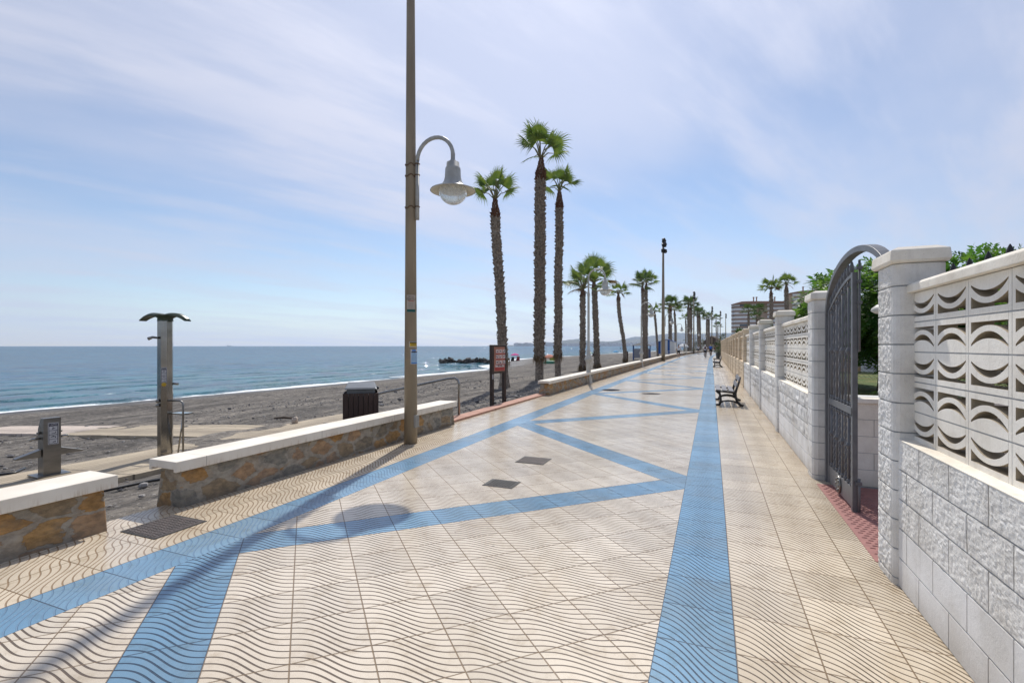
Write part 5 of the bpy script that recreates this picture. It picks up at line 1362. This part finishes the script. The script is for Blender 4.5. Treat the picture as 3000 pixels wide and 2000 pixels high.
# ------------------------------------------------------------------ people
def skin(name,verts,edges,m,parent,sub=1):
    me=bpy.data.meshes.new(name); me.from_pydata([v[:3] for v in verts],edges,[]); o=bpy.data.objects.new(name,me); col.objects.link(o)
    o.modifiers.new('skin','SKIN'); sv=me.skin_vertices[0].data
    for i,v in enumerate(verts):
        r=v[3]; sv[i].radius=(r,r) if not isinstance(r,tuple) else r
        sv[i].use_root=(i==0)
    s=o.modifiers.new('sub','SUBSURF'); s.levels=s.render_levels=sub
    dg=bpy.context.evaluated_depsgraph_get(); dg.update(); nm=bpy.data.meshes.new_from_object(o.evaluated_get(dg)); o.modifiers.clear()
    o.data=nm; nm.materials.clear(); nm.materials.append(m); nm.polygons.foreach_set('use_smooth',[True]*len(nm.polygons)); o.parent=parent; return o
def person(label,loc,rz,pose,top,bottom,hat,pack=None,h=1.75):
    t=thing('person',label,'person',loc,rz); k=h/1.75
    J=dict(pose); 
    def V(n,r): p=J[n]; return (p[0]*k,p[1]*k,p[2]*k,r*k)
    names=[('pel',(.15,.1)),('wai',(.135,.095)),('che',(.16,.11)),('nk',.055),('hd',.085),('hd2',.09),
           ('hl',.09),('kl',.06),('al',.042),('tl',.035),('hr',.09),('kr',.06),('ar',.042),('tr',.035),
           ('sl',.065),('el',.045),('wl',.03),('fl',.035),('sr',.065),('er',.045),('wr',.03),('fr',.035)]
    idx={n:i for i,(n,r) in enumerate(names)}
    vs=[(J[n][0]*k,J[n][1]*k,J[n][2]*k,(tuple(q*k for q in r) if isinstance(r,tuple) else r*k)) for n,r in names]
    E=[('pel','wai'),('wai','che'),('che','nk'),('nk','hd'),('hd','hd2'),('pel','hl'),('hl','kl'),('kl','al'),('al','tl'),('pel','hr'),('hr','kr'),('kr','ar'),('ar','tr'),('che','sl'),('sl','el'),('el','wl'),('wl','fl'),('che','sr'),('sr','er'),('er','wr'),('wr','fr')]
    skin('body',vs,[(idx[a],idx[b]) for a,b in E],M['skin'],t,2)
    def sub(nm,lst,edges,m):
        ii={n:i for i,(n,r) in enumerate(lst)}
        skin(nm,[(J[n][0]*k,J[n][1]*k,J[n][2]*k,(tuple(q*k for q in r) if isinstance(r,tuple) else r*k)) for n,r in lst],[(ii[a],ii[b]) for a,b in edges],m,t,2)
    def mid(a,b,f): return tuple(lerp(J[a][i],J[b][i],f) for i in range(3))
    J['ml']=mid('sl','el',.75); J['mr']=mid('sr','er',.75); J['ql']=mid('hl','kl',.8); J['qr']=mid('hr','kr',.8); J['col']=mid('che','nk',.75); J['hem']=mid('pel','wai',-.1)
    sub('shirt',[('wai',(.16,.12)),('hem',(.172,.125)),('che',(.185,.135)),('col',.075),('sl',.085),('ml',.07),('sr',.085),('mr',.07)],[('hem','wai'),('wai','che'),('che','col'),('che','sl'),('sl','ml'),('che','sr'),('sr','mr')],M[top])
    sub('shorts',[('pel',(.178,.13)),('hl',.11),('ql',.09),('hr',.11),('qr',.09)],[('pel','hl'),('hl','ql'),('pel','hr'),('hr','qr')],M[bottom])
    hd=Vector(J['hd2'])*k
    MB().blob(hd+Vector((0,-.01,.035)),(.1*k,.115*k,.1*k),12,8).build('hair' if hat=='hair' else 'hat',M[hat],t)
    for a,b in (('al','tl'),('ar','tr')):
        p=(Vector(J[a])+Vector(J[b]))*.5*k; q=MB(); q.blob((p.x,p.y,max(p.z-.02,p.z-.035)),(.05,.13,.055),8,6); q.build('shoe',M['cloth_black'],t)
    # small face: nose and ears
    if pack: q=MB(); q.blob((J['che'][0]*k,(J['che'][1]-.17)*k,(J['che'][2]-.08)*k),(.17,.11,.24),10,8); q.build('rucksack',M[pack],t)
    return t
# +y is the way a person faces (away from the camera when walking up the promenade)
walk=dict(pel=(0,0,.93),wai=(0,.01,1.1),che=(0,.02,1.33),nk=(0,.03,1.49),hd=(0,.04,1.58),hd2=(0,.05,1.66),hl=(-.1,.0,.88),kl=(-.1,.12,.5),al=(-.1,.1,.09),tl=(-.1,.24,.04),hr=(.1,.0,.88),kr=(.1,-.02,.48),ar=(.1,-.22,.11),tr=(.1,-.1,.045),sl=(-.2,.01,1.4),el=(-.27,-.07,1.14),wl=(-.27,.02,.9),fl=(-.26,.05,.81),sr=(.2,.01,1.4),er=(.27,.04,1.14),wr=(.28,.15,.92),fr=(.27,.19,.84))
person('man in white T-shirt and black shorts walking away along the sea wall',(-4.16,71,0),0,walk,'tee_white','cloth_black','hair',None,1.78)
walk2=dict(walk); walk2.update(wl=(-.2,.2,1.05),fl=(-.12,.26,1.07),wr=(.2,.2,1.05),fr=(.12,.26,1.07))
person('distant walker in white top, black shorts and pale hat',(-2.5,108,0),R(180),walk2,'tee_white','cloth_black','straw',None,1.74)
ride=dict(pel=(0,-.18,1.0),wai=(0,-.08,1.15),che=(0,.08,1.34),nk=(0,.2,1.47),hd=(0,.26,1.55),hd2=(0,.29,1.63),hl=(-.1,-.16,.96),kl=(-.13,.2,.72),al=(-.12,.06,.30),tl=(-.12,.18,.25),hr=(.1,-.16,.96),kr=(.13,.16,.56),ar=(.12,.0,.15),tr=(.12,.13,.12),sl=(-.19,.08,1.4),el=(-.26,.26,1.2),wl=(-.26,.44,1.07),fl=(-.25,.5,1.05),sr=(.19,.08,1.4),er=(.26,.26,1.2),wr=(.26,.44,1.07),fr=(.25,.5,1.05))
def bicycle(label,loc,rz):
    t=thing('bicycle',label,'bicycle',loc,rz)
    for y in (-.52,.52):
        w=MB(); w.tube([(0,y+.33*math.cos(2*PI*i/28),.34+.33*math.sin(2*PI*i/28)) for i in range(29)],.028,8); wh=w.build('wheel',M['tyre'],t)
        s=MB(); 
        for i in range(10): a=2*PI*i/10; s.tube([(0,y,.34),(0,y+.31*math.cos(a),.34+.31*math.sin(a))],.003,4)
        s.build('spokes',M['steel'],wh)
    f=MB()
    for a,b in (((0,-.52,.34),(0,0,.3)),((0,0,.3),(0,-.16,.86)),((0,-.16,.8),(0,-.52,.34)),((0,-.14,.76),(0,.38,.84)),((0,0,.3),(0,.4,.78)),((0,.37,.92),(0,.52,.34))): f.tube([a,b],.018,8)
    f.build('frame',M['pole_dark'],t); f=MB(); f.tube([(-.3,.42,1.03),(-.1,.44,1.04),(.1,.44,1.04),(.3,.42,1.03)],.015,8); f.tube([(0,.37,.9),(0,.44,1.04)],.016,8); f.build('handlebar',M['black_metal'],t)
    f=MB(); f.blob((0,-.18,.9),(.08,.14,.035),10,6); f.build('saddle',M['tyre'],t); f=MB(); f.tube([(-.1,0.05,.2),(-.1,.0,.3),(.1,.0,.3),(.1,0.02,.12)],.012,6); f.box(-.16,-.08,.0,.12,.185,.205); f.box(.08,.16,-.03,.09,.105,.125); f.build('pedals',M['steel_dark'],t); return t
bicycle('nearer bicycle ridden by the helmeted cyclist with the rucksack',(-.77,71.0,0),R(2))
person('cyclist in white shirt with dark rucksack and white helmet',(-.77,71.0,0),R(2),ride,'tee_white','cloth_black','tee_white','cloth_maroon',1.72)
bicycle('farther bicycle ridden by the cyclist in blue',(-.1,82.5,0),R(-2))
person('cyclist in bright blue jersey and olive helmet',(-.1,82.5,0),R(-2),ride,'tee_blue','cloth_black','helmet_yellow',None,1.82)

# ------------------------------------------------------------------ air
hz=MB().box(-14000,14000,-14000,14000,-6.5,520).build('haze',None or M['white']); hz.data.materials.clear()
hm=bpy.data.materials.new('sea_haze'); hm.use_nodes=True; nt=hm.node_tree; nt.nodes.clear()
vo=nt.nodes.new('ShaderNodeVolumePrincipled'); vo.inputs['Color'].default_value=(.60,.74,.95,1); vo.inputs['Density'].default_value=5e-5; vo.inputs['Anisotropy'].default_value=.3
ou=nt.nodes.new('ShaderNodeOutputMaterial'); nt.links.new(vo.outputs[0],ou.inputs['Volume']); hz.data.materials.append(hm); hz['kind']='stuff'
try: hm.cycles.homogeneous_volume=True
except Exception: pass
hz['label']='pale sea haze over the far coast'; hz['category']='haze'

# ------------------------------------------------------------------ sky, sun, camera
EL,AZ=52.,-15.3   # azimuth from +Y, negative to the left
w=bpy.data.worlds.new('World'); sc.world=w; w.use_nodes=True
t=NT(w.node_tree); bg=w.node_tree.nodes['Background']; bg.inputs['Strength'].default_value=.1
sk=t.n('ShaderNodeTexSky',sky_type='NISHITA',sun_disc=False); sk.sun_elevation=R(EL); sk.sun_rotation=R(AZ); sk.air_density=1.; sk.dust_density=.35; sk.ozone_density=2.2; sk.altitude=0
D=t.n('ShaderNodeTexCoord').outputs['Generated']; dx,dy,dz=t.sep(D)[:3]
k=t.m('ADD',t.m('MAXIMUM',dz,0.),.16); px_=t.m('DIVIDE',dx,k); py_=t.m('DIVIDE',dy,k)
th=R(62); rx=t.m('ADD',t.m('MULTIPLY',px_,math.cos(th)),t.m('MULTIPLY',py_,math.sin(th))); ry=t.m('SUBTRACT',t.m('MULTIPLY',py_,math.cos(th)),t.m('MULTIPLY',px_,math.sin(th)))
v=t.comb(t.m('MULTIPLY',rx,.65),t.m('MULTIPLY',ry,1.1),0.)
n1=t.noise(t.vm('ADD',v,(3.3,1.2,0)),.6,7,.5); n2=t.noise(t.vm('ADD',t.vm('MULTIPLY',v,(1.,2.2,1)),(7.,4.,2.)),1.6,8,.55)
cl=t.m('ADD',t.m('MULTIPLY',t.ss(n1,.35,.62),.58),t.m('MULTIPLY',t.ss(n2,.42,.66),.34))
cl=t.m('ADD',cl,.05,clamp=True)
cl=t.m('MULTIPLY',cl,t.ss(dz,-.02,.22,.75,1.))
sd=t.n('ShaderNodeVectorMath',operation='DOT_PRODUCT'); t.put(sd.inputs[0],D); sd.inputs[1].default_value=(math.sin(R(AZ))*math.cos(R(EL)),math.cos(R(AZ))*math.cos(R(EL)),math.sin(R(EL)))
gl=t.m('ADD',.9,t.m('MULTIPLY',t.m('POWER',t.m('MAXIMUM',sd.outputs['Value'],0.),4.),.42))
veil=t.vm('MULTIPLY',t.comb(gl,gl,gl),(6.25,6.5,7.75))
cc=t.mix(cl,t.vm('MULTIPLY',sk.outputs[0],(1.06,1.06,1.09)),veil)
t.put(bg.inputs[0],cc)
sun=bpy.data.lights.new('sun','SUN'); sun.energy=3.85; sun.angle=R(.8); sun.color=(1,.955,.89); so=bpy.data.objects.new('sun',sun); col.objects.link(so)
S=Vector((math.sin(R(AZ))*math.cos(R(EL)),math.cos(R(AZ))*math.cos(R(EL)),math.sin(R(EL)))); so.rotation_euler=S.to_track_quat('Z','Y').to_euler()
cam=bpy.data.cameras.new('camera'); co=bpy.data.objects.new('camera',cam); col.objects.link(co); co.location=(0,0,1.6); co.rotation_euler=(R(90),0,math.atan(584/1434.))
cam.sensor_width=36; cam.lens=1434/3000*36; cam.shift_y=13/3000.; cam.clip_end=200000; cam.clip_start=.05; sc.camera=co
sc.view_settings.view_transform='Standard'; sc.view_settings.look='None'; sc.view_settings.exposure=.12; sc.view_settings.gamma=1
sc.render.engine='CYCLES'; sc.cycles.use_denoising=True; sc.cycles.denoising_input_passes='RGB_ALBEDO_NORMAL'; sc.cycles.denoising_prefilter='ACCURATE'; sc.cycles.volume_bounces=1; sc.cycles.max_bounces=8; sc.cycles.transparent_max_bounces=8; sc.cycles.sample_clamp_indirect=6
try: sc.cycles.denoiser='OPENIMAGEDENOISE'
except Exception: pass
